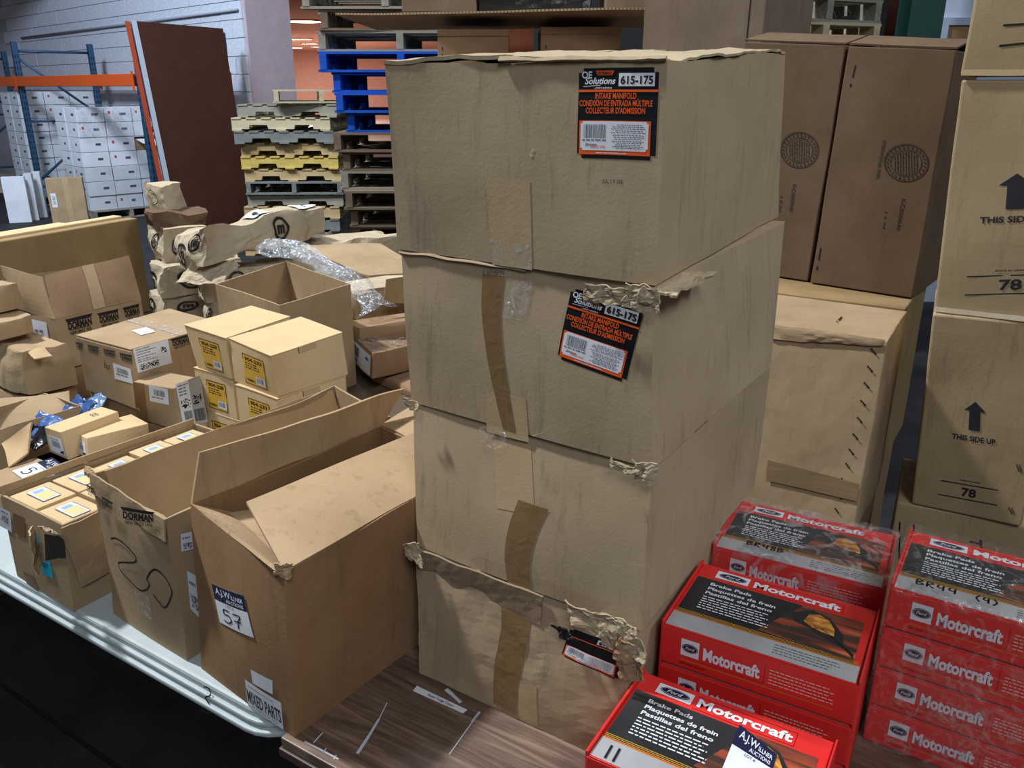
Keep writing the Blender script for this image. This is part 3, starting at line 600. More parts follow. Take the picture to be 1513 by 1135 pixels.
for k in range(18):
    z = PH * (17 - k)
    depth = 5.7 * .941 + (1.65 - z) * .337
    x = (p2x[k] - 756.5) / 1224 * depth
    pallet('%s pallet, %s in the stack holding blue pallets' % (p2c[p2m[k]], 'topmost' if k == 0 else ords[k] + ' from top'),
           (x + .53, 6.2 + random.uniform(-.03, .03), z), random.uniform(-.025, .025), PW[p2m[k]], 1.06, 1.0, 'end', 'pallets in the stack with blue ones')
for k in range(17):
    z = PH * (16 - k)
    pallet('weathered pallet by the dark green column, %s' % ('topmost' if k == 0 else ords[k] + ' from top'), (1.60 + random.uniform(-.03, .03), 5.35, z), .45 + random.uniform(-.06, .06), PW[3 if k % 2 else 0], .8, .8, 'end', 'pallets by the green column')

# ------------------------------------------------------------------ pallet rack with white cartons
BLUEM = plain('rack_blue', (34, 72, 104), .45); ORAM = plain('rack_orange', (206, 84, 30), .45)
R0 = Vector((-6.8, 12.2, 0)); BL = 3.86; RZ = math.atan2(E1.y, E1.x)
def rk(t, s, z): return R0 + E1 * t + D1 * s + Vector((0, 0, z))
SLOT = plain('slot_shade', (14, 22, 32), .8)  # near-black rectangles stand in for the shade inside the post slots
def frame(t, label, top=2.24):
    f = root('rack_frame', rk(t, 0, 0), label, 'rack frame', 'blue upright frames of the rack', RZ)
    for y in (0, 1.0):
        boxmesh('post', (-.04, y - .035, 0), (.04, y + .035, top), BLUEM, f, .006)
        vs = []; fs = []
        for k in range(int(top / .075) - 2):
            z = .08 + k * .075
            for x in (-.018, .018):
                o = len(vs); vs += [(x - .007, y - .0365, z), (x + .007, y - .0365, z), (x + .007, y - .0365, z + .034), (x - .007, y - .0365, z + .034)]; fs.append((o, o + 1, o + 2, o + 3))
            for yy in (-.018, .018):
                o = len(vs); vs += [(.0415, y + yy - .007, z), (.0415, y + yy + .007, z), (.0415, y + yy + .007, z + .034), (.0415, y + yy - .007, z + .034)]; fs.append((o, o + 1, o + 2, o + 3))
        sl = mk('slots', vs, fs, SLOT, f); tag(sl, kind='stuff')
        boxmesh('foot_plate', (-.06, y - .06, 0), (.06, y + .06, .008), BLUEM, f)
    for z0, y0, z1, y1 in ((top - .12, .03, top - .12, .97), (top - .22, .03, 1.28, .97), (1.2, .03, 1.2, .97), (.4, .03, 1.12, .97), (.3, .03, .3, .97)):
        tube('brace', [(0, y0, z0), (0, y1, z1)], .018, BLUEM, f, 8)
frame(-BL, 'blue upright frame cut by the left picture edge'); frame(0, 'blue upright frame with crossing brace left of the white cartons'); frame(BL, 'blue upright frame beside the leaning brown panel')
for a, b, lab in ((-BL, 0, 'orange rack beam in the left bay'), (0, BL, 'orange rack beam above the white wrapped cartons')):
    for s, lb in ((-.045, 'front '), (1.045, 'rear ')):
        bmr = root('rack_beam', rk(a, s, 1.665), lb + lab, 'rack beam', 'orange beams of the rack', RZ)
        boxmesh('beam', (.05, -.025, 0), (BL - .05, .025, .125), ORAM, bmr, .004)
        for x in (.0, BL - .05):
            boxmesh('end_plate', (x, -.03 if s < 0 else -.01, -.05), (x + .05, -.0251 if s < 0 else .03, .15), ORAM, bmr)
WCM = surface('carton_white', (206, 212, 222), (222, 226, 234), dirt=.2, dirtcol=(150, 154, 162), rough=.7, bump=.1)
WCG = surface('carton_white_dull', (184, 190, 198), (200, 206, 212), dirt=.3, dirtcol=(130, 134, 140), rough=.7, bump=.1)
def rawbox(name, o, ex, ey, w, d, h, mat, label, cat='box', group=None, jit=.0, **kw):
    """upright box: o = near corner on the floor, ex runs left-to-right along the front, ey into depth"""
    o = Vector(o); u = Vector((0, 0, h)); L = o; N = o + ex * w
    c = {'L': L, 'N': N, 'R': N + ey * d, 'B': L + ey * d}
    for k in 'LNRB': c[k.lower()] = c[k] + u
    return Carton(name, c, mat, label, cat, group, **kw)
def wmarks(ct, f, seed):
    r = random.Random(seed); F = ct.f[f]
    p = Print(F, [(0, 0), (1, 0), (1, 1), (0, 1)], F.W, F.H, ct.root, .002)
    if r.random() < .45: p.rect(('red_mark', plain('mark_red', (196, 52, 58), .6)), F.W * .14, F.H * .55, F.W * .22, F.H * .74)
    p.dashes(('lettering', plain('ink_slate', (70, 78, 92), .7)), F.W * .55, F.W * .8, F.H * .45, F.H * .16, seed); p.done()
rows = ['bottom', 'second', 'third', 'fourth', 'fifth', 'sixth', 'top']
for stack, t0, lab, nr in ((0, 1.08, 'right', 7), (1, -1.0, 'left', 8)):
    slabp = pallet('grey pallet under the white cartons in the %s rack bay' % lab, rk(t0 + .38, .5, 0), RZ, PW[0], .8, 1.0, 'notch', 'pallets under the white cartons')
    ch = .184
    for j in range(nr):
        for i in range(3):
            for q in range(2):
                if q == 0 and i > 0: continue
                jt = random.uniform(-.012, .012); jz = PH + .002 + j * ch
                w, dd = .352, .343
                if stack == 0 and j == 4 and i == 2 and q == 1: continue
                o = rk(t0 + q * .385 + jt, .0 + i * .352 + random.uniform(-.003, .003), jz)
                rn = 'top' if j == nr - 1 else ords[j] + ' from bottom' if j else 'bottom'
                c = rawbox('white_carton', o, E1, D1, w, dd, ch - .003, WCM if (stack == 0 and j > 2) else WCG, 'white carton in the %s rack stack, %s row, %s' % (lab, rn, 'front corner behind' if q == 0 else ('front', 'middle', 'rear')[i]), 'box',
                           'white cartons on the rack', amp=.002, freq=5, bulge=.001, seed=j * 7 + i + q * 3 + stack * 50, res=4, bev=.004, flaps=False)
                if q == 1: wmarks(c, 'R', j * 5 + i + stack * 40)
                if i == 0: wmarks(c, 'F', j * 5 + i + 90)
# torn carton with a brown inside in the wrapped load, and the loose film over the top rows
tb = rawbox('torn_carton', rk(1.08 + .385, .704, PH + .002 + 4 * .184), E1, D1, .34, .33, .150, KD, 'torn carton showing brown inside among the white wrapped cartons', open_top=True, amp=.006, freq=9, seed=5, res=6)
tb.sheet('torn_flap', [rk(1.84, .70, PH + .88), rk(1.86, 1.04, PH + .86), rk(1.98, 1.0, PH + .80), rk(1.96, .74, PH + .83)], WCM, .006, 6, 4, .03, 8)
fo = Vector(rk(1.07, -.01, 0)); fs_ = root('stretch_film', rk(1.46, .5, PH + 5 * .184), 'grey stretch film around the top white cartons in the rack', 'film')
q = [rk(1.86, -.012, PH + .93), rk(1.86, 1.05, PH + .93), rk(1.86, 1.05, PH + 1.27), rk(1.86, -.012, PH + 1.30)]
fF = Face([Vector(p) - fs_.location + E1 * .012 for p in q], warper(.012, 6, 9, .006)); v, f = grid(fF, 24, 10); FILMG = film('stretch_film_grey', (.80, .84, .90), .45, .2, 12)
mk('film_side', v, f, FILMG, fs_, True)
q = [rk(1.08, -.02, PH + 1.298), rk(1.86, -.02, PH + 1.298), rk(1.86, 1.05, PH + 1.298), rk(1.08, 1.05, PH + 1.298)]
fF = Face([Vector(p) - fs_.location + Vector((0, 0, .01)) for p in q], warper(.006, 6, 4)); v, f = grid(fF, 10, 10); mk('film_top', v, f, FILMG, fs_, True)
# upright white and brown cartons on the floor before the rack
def upright(px, lab, mat, z1, w, d, tilt=0, name='white_carton', group=None):
    c = rawbox(name, px, Vector((.93, .37, 0)).normalized(), Vector((-.37, .93, 0)).normalized(), w, d, z1, mat, lab, 'box', group, amp=.004, seed=int(w * 1000), res=4, flaps=False)
    return c
upright((-6.482, 10.76, 0), 'wide white slim carton standing on the floor at far left', WCM, .58, .26, .10)
upright((-6.32, 10.99, 0), 'narrow white slim carton standing beside the wide white one', WCG, .60, .09, .14)
upright((-6.351, 11.23, 0), 'narrow white slim carton standing nearest the brown upright one', WCG, .60, .10, .14)
bc = upright((-5.599, 10.17, 0), 'brown upright carton with taped seam before the rack', KM, .62, .40, .16, name='brown_carton')
tape(bc, 'F', ((.46, 0), (.60, 0), (.60, 1), (.46, 1)), PAPT)
p = bc.P('F', ((.08, .45), (.22, .45), (.22, .72), (.08, .72)), .05, .1, .003); p.rect(('label', WHITE), 0, 0, .05, .1, 0); p.code(('barcode', GREY), .01, .02, .04, .08, 3); p.done('label')
# leaning brown panel and the orange beam beside it
pb = [rk(BL + .46, .0, 0), rk(BL + .46, .92, 0)]; pt_ = [rk(BL + .075, .0, 2.30), rk(BL + .075, .97, 2.27)]
pr = root('leaning_panel', (pb[0] + pb[1]) / 2, 'tall dark brown panel with aluminium edge leaning on the rack', 'panel')
pl = pr.location
BRP = surface('panel_brown', (60, 31, 22), (68, 36, 26), dirt=.12, dirtcol=(50, 26, 20), rough=.6, bump=.06)
nrm = E1.copy()
def pslab(name, q, th, mat):
    q = [Vector(p) - pl for p in q]; n = (q[1] - q[0]).cross(q[3] - q[0]).normalized() * th
    return mk(name, q + [p + n for p in q], [(3, 2, 1, 0), (4, 5, 6, 7), (0, 1, 5, 4), (1, 2, 6, 5), (2, 3, 7, 6), (3, 0, 4, 7)], mat, pr)
pslab('board', [pb[0] + D1 * .0, pb[1], pt_[1], pt_[0] + D1 * .0], .035, BRP)
ALU = plain('aluminium', (188, 198, 212), .4, .2)
pslab('edge_channel', [pb[0] - D1 * .05 - E1 * .004, pb[0] - D1 * .002 - E1 * .004, pt_[0] - D1 * .002 - E1 * .004, pt_[0] - D1 * .05 - E1 * .004], .045, ALU)
pslab('edge_lip', [pb[0] - D1 * .056 + E1 * .012, pb[0] - D1 * .052 + E1 * .012, pt_[0] - D1 * .052 + E1 * .012, pt_[0] - D1 * .056 + E1 * .012], .012, plain('channel_grey', (90, 98, 112), .4, .6))  # darker grey metal lip along the channel
ob = root('rack_beam', pb[0] - D1 * .11, 'orange beam leaning upright beside the brown panel', 'rack beam')
q0 = -D1 * .0; tp_ = pt_[0] - D1 * .11 - ob.location + E1 * .004
mk('beam', [Vector((0, 0, 0)), E1 * .025, E1 * .025 + D1 * .04, D1 * .04, tp_, tp_ + E1 * .025, tp_ + E1 * .025 + D1 * .04, tp_ + D1 * .04], [(3, 2, 1, 0), (4, 5, 6, 7), (0, 1, 5, 4), (1, 2, 6, 5), (2, 3, 7, 6), (3, 0, 4, 7)], plain('beam_rust', (168, 66, 34), .5), ob)

# ------------------------------------------------------------------ the tall stack of four manifold cartons
def part_label(ct, quad, full=True, torn=False):
    """black and orange part label"""
    w, h = .100, .118
    p = ct.P('F', quad, w, h, .0009)
    r = .006; pts = []
    for cx, cy, a in ((w - r, r, -90), (w - r, h - r, 0), (r, h - r, 90), (r, r, 180)):
        for k in range(5): t = math.radians(a + 90 * k / 4); pts.append((cx + r * math.cos(t), cy + r * math.sin(t)))
    LB = ('label', plain('label_black', (20, 20, 24), .35))
    p.rect(LB, 0, r, w, h - r, 0, 8, 8); p.rect(LB, r, 0, w - r, r, 0, 8, 1); p.rect(LB, r, h - r, w - r, h, 0, 8, 1)
    W_ = ('lettering_white', WHITE); O_ = ('lettering_orange', ORANGE); B_ = ('lettering_black', BLACK)
    p.rect(('orange_field', ORANGE), .0025, .005, w - .007, .050, 1)
    wp = ('white_field', WHITE)
    p.rect(wp, .0045, .0135, w - .0095, .0465, 2); p.rect(wp, .007, .0105, w - .012, .049, 2)
    p.rect(('orange_rule', ORANGE), 0, .0872, w, .0902, 2, 8, 1)
    if not torn:
        p.text(W_, 'OE', .004, .105, .0085, .013, 2, .03); p.text(W_, 'Solutions', .008, .0975, .008, .039, 2, .025, .25)
        p.stroke(W_, [(.006, .0945), (.028, .0955)], .0006, 2); p.text(W_, '...smart solutions', .020, .0915, .0025, .023, 2, .02, .2)
        p.poly(('orange_logo', ORANGE), [(.0215, .1145), (.045, .1145), (.0425, .1085), (.024, .1085)], 2); p.text(('logo_lettering', BLACK), 'DORMAN', .0245, .1095, .0035, .0175, 3, .02)
        p.text(O_, 'INTAKE MANIFOLD', .048, .0785, .0074, .052, 2, .025, 0, 'c')
        p.text(O_, 'CONEXIÓN DE ENTRADA MÚLTIPLE', .048, .0690, .0074, .092, 2, .025, 0, 'c')
        p.text(O_, 'COLLECTEUR D\'ADMISSION', .048, .0595, .0074, .075, 2, .025, 0, 'c')
    p.rect(('number_field', WHITE), .051, .0945, .0955, .111, 2); p.text(B_, '615-175', .0535, .0975, .0098, .040, 3, .03)
    p.bars(('barcode', GREY), .009, .027, .038, .045, 4, 3); p.dashes(('digits', GREY), .007, .040, .0235, .0016, 3, 3, .05)
    p.text(('lettering_slogan', BLACK), 'Driving', .011, .0165, .0035, .016, 3, .02, .3); p.text(('lettering_slogan_orange', ORANGE), 'SINCE 1918', .018, .0140, .0030, .019, 3, .02, .3)
    for k, y in enumerate((.044, .0415, .039, .0362, .0340, .0305, .0280, .0255, .0225, .0205, .0180, .0160, .0138)):
        p.dashes(('small_print', GREY), .044 if k % 3 else .047, .088, y, .0010, k + 5, 3, .35, True)
    p.text(('web_line', WHITE), 'www.oesolutions.com', .045, .0065, .0022, .040, 2, .02, 0, 'c')
    return p.done('label', 'black and orange part label with white number field')
CB1 = Carton('manifold_carton', HEX['b1'], KS, 'top carton of the tall stack, upright part label and paper tape', amp=.004, freq=6, bulge=.003, seed=11, res=18, bev=.006, flaps=False)
part_label(CB1, ((0.7328, 0.5628), (0.9808, 0.5669), (0.9772, 0.9719), (0.7288, 0.97)))
tape(CB1, 'F', ((0.4131, -0.0009), (0.5726, -0.0061), (0.5667, 0.4484), (0.3972, 0.4456)), PAPT, 'paper_tape')
tape(CB1, 'F', ((0.4158, -0.0004), (0.5726, -0.0061), (0.5698, 0.1218), (0.4037, 0.1299)), SMTAPE, 'clear_tape', off=.0022)
p = CB1.P('F', ((0.821, 0.4481), (0.887, 0.4518), (0.8863, 0.4765), (0.8205, 0.4731)), .03, .008); p.text(('date_stamp', PRN), 'JUL 2 9 20E', 0, .001, .0055, .03, 0, .0); p.done()
p = CB1.P('F', ((0.5067, 0.5256), (0.6058, 0.5271), (0.6036, 0.9736), (0.5084, 0.974)), .04, .14)
for k, (x, y, r_) in enumerate(((.026, .014, .003), (.029, .022, .0022), (.027, .0195, .0015))): p.poly(('scuff', plain('scuff_tan', (196, 178, 148), .9)), [(x, y + r_), (x - r_, y), (x, y - r_ * 1.6), (x + r_, y)], 0)
p.done()
# worn top flaps: low raised lids with wavy edge
c = HEX['b1']; n_, l_, r_, b_ = (Vector(c[k]) for k in 'nlrb')
up = Vector((0, 0, 1))
def lerp(a, b, t): return a + (b - a) * t
CB1.sheet('top_flap', [n_ + up * .002, r_ + up * .001, lerp(r_, b_, .5) + up * .008, lerp(n_, l_, .5) + up * .006], KSB, .003, 26, 8, .006, 12, .004, 5, fine=.002)
CB1.sheet('top_flap', [lerp(n_, l_, .52) + up * .008, lerp(r_, b_, .52) + up * .010, b_ + up * .004, l_ + up * .003], KSB, .005, 26, 8, .005, 12, .003, 8, fine=.002)
CB1.sheet('flap_edge', [lerp(n_, l_, .0) + up * .001 + EV * -.004, lerp(n_, l_, .54) + EV * -.004 + up * .001, lerp(n_, l_, .54) + up * .006, n_ + up * .004], KS, .003, 22, 3, .002, 18, 0, 4, fine=.001)

CB2 = Carton('manifold_carton', HEX['b2'], KS, 'second carton from top of the tall stack, part label askew and torn', amp=.005, freq=6, bulge=.002, seed=12, res=18, bev=.006, flaps=False)
part_label(CB2, ((0.6701, 0.5168), (0.9156, 0.4563), (0.9661, 0.8711), (0.7172, 0.9202)))
tape(CB2, 'F', ((0.3541, -0.0491), (0.5376, -0.0362), (0.5319, 0.235), (0.3623, 0.2151)), PAPT, 'paper_tape')
def ribbon(ct, face, pts, wds, mat, name='brown_tape', off=.0022, n=5):
    p = Print(ct.f[face], [(0, 0), (1, 0), (1, 1), (0, 1)], 1, 1, ct.root, off)
    F = ct.f[face]; vs = []
    P2 = curve([(u * F.W, v * F.H) for u, v in pts], n); m = len(P2)
    for i, q in enumerate(P2):
        w = wds[0] + (wds[-1] - wds[0]) * i / (m - 1)
        vs += [((q[0] - w / 2) / F.W, q[1] / F.H), (q[0] / F.W, q[1] / F.H), ((q[0] + w / 2) / F.W, q[1] / F.H)]
    fs = []
    for i in range(m - 1):
        for k in (0, 1): fs.append((3 * i + k, 3 * i + k + 1, 3 * i + k + 4, 3 * i + k + 3))
    p.add((name, mat), vs, fs, 0); p.done()
ribbon(CB2, 'F', ((0.422, 0.9708), (0.4057, 0.7925), (0.401, 0.6293), (0.4138, 0.3769), (0.4439, 0.1002), (0.4559, 0.0021)), (.036, .022), BTAPE)
ribbon(CB2, 'F', ((0.5377, 0.9215), (0.5168, 0.8194), (0.4922, 0.6945)), (.03, .04), SMTAPE, 'clear_tape', .003)
ribbon(CB2, 'F', ((0.4248, 0.9714), (0.4322, 0.9376)), (.05, .05), SMTAPE, 'clear_tape', .0034)
# loose end of clear tape hanging under the second carton
def crumple(name, ct, ctr, ext, mat, seed, n=10, amp=.006, freq=40, smooth=False, thick=0):
    """small crumpled sheet: ext = (half width vector, half height vector)"""
    a, b = Vector(ext[0]), Vector(ext[1]); o = Vector(ctr) - (ct.loc if ct else Vector())
    F = Face([o - a - b, o + a - b, o + a + b, o - a + b], warper(amp, freq, seed, amp * .35)); v, f = grid(F, n, n)
    ob_ = mk(name, v, f, mat, ct.root if ct else None, smooth)
    if thick: solid(ob_, thick, 0)
    return ob_
fn = CB2.f['F'].n
crumple('tape_end', CB2, Vector((-0.0186, 1.075, 1.187)) + fn * .012, (EU * .022 + up * .004, up * .016 - EU * .004), SMTAPE, 3, 10, .007, 60)
for k, (px, w, hh) in enumerate((((0.1235, 0.995, 1.41), .035, .010), ((0.1562, 0.965, 1.414), .022, .016), ((0.1044, 1.01, 1.403), .012, .008))):
    crumple('torn_edge', CB2, Vector(px) + fn * .005, (EU * w, up * hh), KSB, 20 + k, 12, .006, 70, thick=.002)
crumple('torn_edge', CB2, Vector(HEX['b2']['n']) - up * .006 + EV * .06 + EU * .012, (EV * .07, EU * .02), KSB, 31, 12, .007, 40, thick=.003)
CB2.sheet('top_flap', [lerp(Vector(HEX['b2']['l']), Vector(HEX['b2']['n']), .0) + fn * .002 + up * -.004, lerp(Vector(HEX['b2']['l']), Vector(HEX['b2']['n']), .55) + fn * .003 + up * -.004, lerp(Vector(HEX['b2']['l']), Vector(HEX['b2']['n']), .55) + fn * .004 - up * .0025, Vector(HEX['b2']['l']) + fn * .004 - up * .0025], KS, .004, 20, 3, .003, 20, 0, 6)

CB3 = Carton('manifold_carton', HEX['b3'], KS, 'third carton from top of the tall stack, brown and paper tape', amp=.005, freq=6, bulge=.003, seed=13, res=18, bev=.006, flaps=False)
tape(CB3, 'F', ((0.4085, 0.4747), (0.5772, 0.5229), (0.5434, 0.9449), (0.3826, 0.9076)), PAPT, 'paper_tape')
ribbon(CB3, 'F', ((0.5702, 0.5846), (0.5325, 0.4171), (0.5063, 0.2075), (0.5126, 0.0031)), (.052, .040), BTAPE)
for k, (px, w, hh) in enumerate((((0.17, 0.95, 1.194), .016, .012), ((-0.148, 1.17, 1.199), .012, .008), ((0.1463, 0.965, 1.192), .02, .006))):
    crumple('torn_edge', CB3, Vector(px) + fn * .006, (EU * w, up * hh), KSB, 40 + k, 10, .006, 70, thick=.002)
CB4 = Carton('manifold_carton', HEX['b4'], KS, 'crushed bottom carton of the tall stack with torn part label', amp=.006, freq=7, fine=.0015, bulge=.004, seed=14, res=20, bev=.006, flaps=False)
ribbon(CB4, 'F', ((0.4844, 0.9496), (0.4958, 0.6677), (0.4787, 0.3484), (0.4636, 0.031)), (.050, .046), BTAPE)
tape(CB4, 'F', ((0.5426, 0.0128), (0.6356, 0.0172), (0.6294, 0.334), (0.5327, 0.3179)), PAPT, 'paper_tape')
part_label(CB4, ((0.722, 0.6285), (0.9579, 0.609), (0.9829, 0.8422), (0.7415, 0.8396)), torn=True)
CB4.sheet('top_flap', [Vector(HEX['b4']['l']) + fn * .003 + up * -.052, lerp(Vector(HEX['b4']['l']), Vector(HEX['b4']['n']), .62) + fn * .003 + up * -.050, lerp(Vector(HEX['b4']['l']), Vector(HEX['b4']['n']), .62) + fn * .006, Vector(HEX['b4']['l']) + fn * .006], KSD, .004, 22, 6, .004, 16, 0, 9, fine=.001)
for k, (px, w, hh) in enumerate((((0.1232, 0.955, 0.9676), .045, .014), ((0.1526, 0.93, 0.9587), .030, .022), ((0.1624, 0.925, 0.9298), .018, .03), ((0.078, 0.985, 0.9269), .014, .008), ((-0.1485, 1.13, 0.9675), .012, .014))):
    crumple('torn_edge', CB4, Vector(px) + fn * .009, (EU * w, up * hh - EU * .004), (KSB, KSB, KD, BLACK, KSB)[k], 60 + k, 14, .010, 45, thick=.002)

# ------------------------------------------------------------------ left table: open cartons
def H(k): return {a: Vector(b) for a, b in HEX[k].items()}
LF = -EU; DP = EV
# carton with lot label 57
h57 = H('b57'); dv = (h57['r'] - h57['n']).normalized(); lv = (h57['l'] - h57['n']).normalized()
B57 = Carton('open_carton', HEX['b57'], KB, 'large open brown carton with lot label 57 at the table corner', amp=.006, freq=5, bulge=.006, seed=21, open_top=True, thick=.005, res=16)
n5, l5, r5, b5 = h57['n'], h57['l'], h57['r'], h57['b']
B57.sheet('flap', [n5, r5, r5 + lv * .125 + up * .035 + dv * -.02, Vector((-0.3984, 1.11, 1.064))], KBI, .005, 18, 8, .005, 7, .004, 2)
lo_, hi_ = l5 + up * .002, b5 + up * .002
B57.sheet('flap', [b5, l5, Vector((-0.4962, 1.2, 1.106)), Vector((-0.2109, 1.53, 1.092))], KBI, .005, 22, 8, .007, 8, .004, 4)
B57.sheet('flap', [l5, n5, n5 + dv * .05 - lv * -.02 - up * .05, l5 + dv * .07 - up * .045 - lv * .02], KBI, .005, 12, 5, .006, 9, 0, 6)
B57.sheet('inner_flap', [lerp(l5, n5, .1) + dv * .02 - up * .03, lerp(l5, n5, .9) + dv * .02 - up * .03, lerp(l5, n5, .85) + dv * .15 - up * .06, lerp(l5, n5, .15) + dv * .15 - up * .055], KBI, .005, 10, 6, .008, 10, 0, 7)
B57.sheet('flap', [b5, r5, r5 + dv * .10 + up * .02, b5 + dv * .10 + up * .015], KBI, .005, 10, 5, .006, 9, 0, 8)
def lot_label(ct, face, quad, num, strokes):
    w, h = .07, .085
    p = ct.P(face, quad, w, h, .003)
    p.rect(('label', WHITE), 0, 0, w, h, 0, 5, 5); p.rect(('blue_band', NAVY), 0, .052, w, h, 1, 4, 3)
    p.text(('lettering_white', WHITE), 'A.J.W', .006, .067, .013, .034, 2, .01); p.text(('lettering_white', WHITE), 'ILLNER', .041, .067, .0085, .024, 2, .01)
    p.text(('lettering_white', WHITE), 'AUCTIONS', .028, .056, .007, .036, 2, .01)
    p.text(('lettering_black', BLACK), 'LOT #', .024, .045, .0045, .018, 2)
    for st in strokes: p.stroke(('handwriting', INK), curve(st, 5), .0028, 2)
    return p.done('label', num)
lot_label(B57, 'F', ((0.3056, 0.4301), (0.7064, 0.5112), (0.6247, 0.7284), (0.2362, 0.6397)), 'white lot label with navy band, handwritten 57',
          [[(.030, .037), (.018, .037), (.017, .027), (.027, .027), (.031, .018), (.024, .010), (.014, .012)], [(.037, .036), (.052, .036), (.046, .022), (.044, .008)], [(.038, .022), (.053, .023)]])
p = B57.P('F', ((0.5503, -0.0032), (0.9079, 0.0061), (0.9057, 0.1919), (0.5556, 0.1807)), .085, .055, .003)
p.rect(('label', WHITE), 0, 0, .085, .055, 0, 4, 4); p.text(('lettering', BLACK), 'MIXED PARTS', .002, .012, .025, .080, 1, .02); p.dashes(('small_print', GREY), .006, .08, .046, .0015, 3, 1); p.dashes(('small_print', GREY), .01, .08, .005, .0015, 4, 1); p.done('label', 'white label printed in bold black')
p = B57.P('F', ((0.6367, 0.1963), (0.8335, 0.2122), (0.843, 0.3057), (0.6318, 0.283)), .045, .024, .003); p.rect(('label', WHITE), 0, 0, .045, .024, 0, 3, 3); p.done('label', 'blank white sticker')
crumple('torn_corner', B57, n5 + up * .002, (EU * .012 + dv * .004, up * .010), KBI, 71, 8, .006, 70, thick=.002)
crumple('clear_tape', B57, Vector((-0.4321, 1.1, 1.044)) + fn * .004, ((n5 - l5).normalized() * .035, up * .006 + fn * .006), SMTAPE, 72, 8, .003, 50)
# dark manifold part inside the carton
mp_ = root('black_plastic_part', (h57['N'] + h57['R'] + h57['B'] + h57['L']) / 4 + up * .008, 'black plastic part lying inside the open 57 carton', 'car part')
cc = (n5 + r5 + b5 + l5) / 4 - mp_.location
BPL = plain('plastic_black', (18, 20, 26), .35)
tube('runner', [cc + dv * -.04 + up * -.16, cc + dv * .02 + up * -.045, cc + dv * .10 + up * -.03, cc + dv * .17 + up * -.04], .03, BPL, mp_, 14)
tube('runner', [cc + dv * -.05 + lv * .06 + up * -.16, cc + dv * .0 + lv * .055 + up * -.045, cc + dv * .10 + lv * .055 + up * -.035, cc + dv * .17 + lv * .06 + up * -.06], .028, BPL, mp_, 14)
tube('plenum', [cc + dv * -.14 - lv * .07 + up * -.24, cc + dv * .16 - lv * .07 + up * -.24], .035, BPL, mp_, 14); tube('plenum', [cc + dv * -.15 + lv * .03 + up * -.25, cc + dv * .16 + lv * .03 + up * -.25], .03, BPL, mp_, 14)

def dorman(p, x, y, w, h, since=True, lay=1):
    """black trapezoid logo with lettering knocked out of it"""
    K_ = ('printed_logo', BLACK)
    p.poly(K_, [(x, y + h), (x + w, y + h), (x + w * .93, y + h * .82), (x + w * .93, y + h * .80), (x + w * .07, y + h * .80)], lay)
    p.text(K_, 'DORMAN', x + w * .07, y + h * .36, h * .40, w * .86, lay, .045)
    p.poly(K_, [(x + w * .12, y + h * .33), (x + w * .88, y + h * .33), (x + w * .86, y + h * .29), (x + w * .14, y + h * .29)], lay)
    if since: p.text(K_, 'NEW SINCE 1918', x + w * .12, y + h * .02, h * .2, w * .76, lay, .02)
# carton marked 25
h25 = H('b25')
B25 = Carton('open_carton', HEX['b25'], KM, 'open carton with handwritten 25 between the label tray and 57 carton', amp=.008, freq=6, bulge=.004, seed=22, open_top=True, thick=.005, res=16)
p = B25.P('F', ((0, 0), (1, 0), (1, 1), (0, 1)), 1, 1, .0035)
for st in (((0.1755, 0.6043), (0.3035, 0.6507), (0.4501, 0.6617), (0.5771, 0.6247), (0.5601, 0.5712), (0.37, 0.5057), (0.2369, 0.4561), (0.2496, 0.4068), (0.3949, 0.3782), (0.5349, 0.3564), (0.6322, 0.3914), (0.6961, 0.4532), (0.6816, 0.4944), (0.7936, 0.6023), (0.9009, 0.5849), (0.9478, 0.5092), (0.9069, 0.4231), (0.8292, 0.3319), (0.7651, 0.3545), (0.7188, 0.3913)),): p.stroke(('handwriting', INK), curve(st, 6), .012, 1)
p.done()
for q in (((0.5213, 0.8489), (0.9274, 0.9425), (0.9487, 1.0439), (0.5227, 0.9637)), ((0.2366, 0.8496), (0.4166, 0.8699), (0.4272, 0.9558), (0.2479, 0.9362)), ((-0.0201, 0.8643), (0.1252, 0.8709), (0.1331, 0.9472), (-0.0002, 0.9445))):
    p = B25.P('F', q, .1, .045, .0095); dorman(p, 0, 0, .1, .045); p.done()
for q in (((0.0336, 0.7661), (0.0757, 0.747), (0.0838, 0.8565), (0.0396, 0.876)), ((0.0297, 0.3605), (0.057, 0.2525), (0.0695, 0.5616), (0.0403, 0.6316))):
    p = B25.P('R', q, .06, .04, .003); p.rect(('label', WHITE), 0, 0, .06, .04, 0, 3, 3); p.code(('barcode', GREY), .01, .005, .05, .018, 4); p.dashes(('small_print', GREY), .006, .05, .028, .003, 2); p.done('label')
ribbon(B25, 'F', ((0.566, 0.3553), (0.5664, 0.2664), (0.565, 0.1709)), (.05, .05), SMTAPE, 'clear_tape', .0045)
crumple('torn_rim', B25, h25['l'] + up * .001, (EU * .02, up * .008), KMI, 81, 8, .006, 60, thick=.002)
B25.sheet('rim_fold', [h25['l'] + fn * .004 - up * .034, h25['n'] + fn * .004 - up * .036, h25['n'] + fn * .001 + up * .004, h25['l'] + fn * .001 + up * .004], KM, .003, 20, 5, .003, 18, 0, 12, fine=.0006)
n25, l25, b25, r25 = h25['n'], h25['l'], h25['b'], h25['r']
B25.sheet('inner_flap', [b25 - DP * .012, l25 + DP * .02 + EU * .01, l25 + DP * .03 + EU * .05 - up * .13, b25 + EU * .04 - up * .12 - DP * .02], KMI, .004, 14, 6, .008, 9, 0, 14)
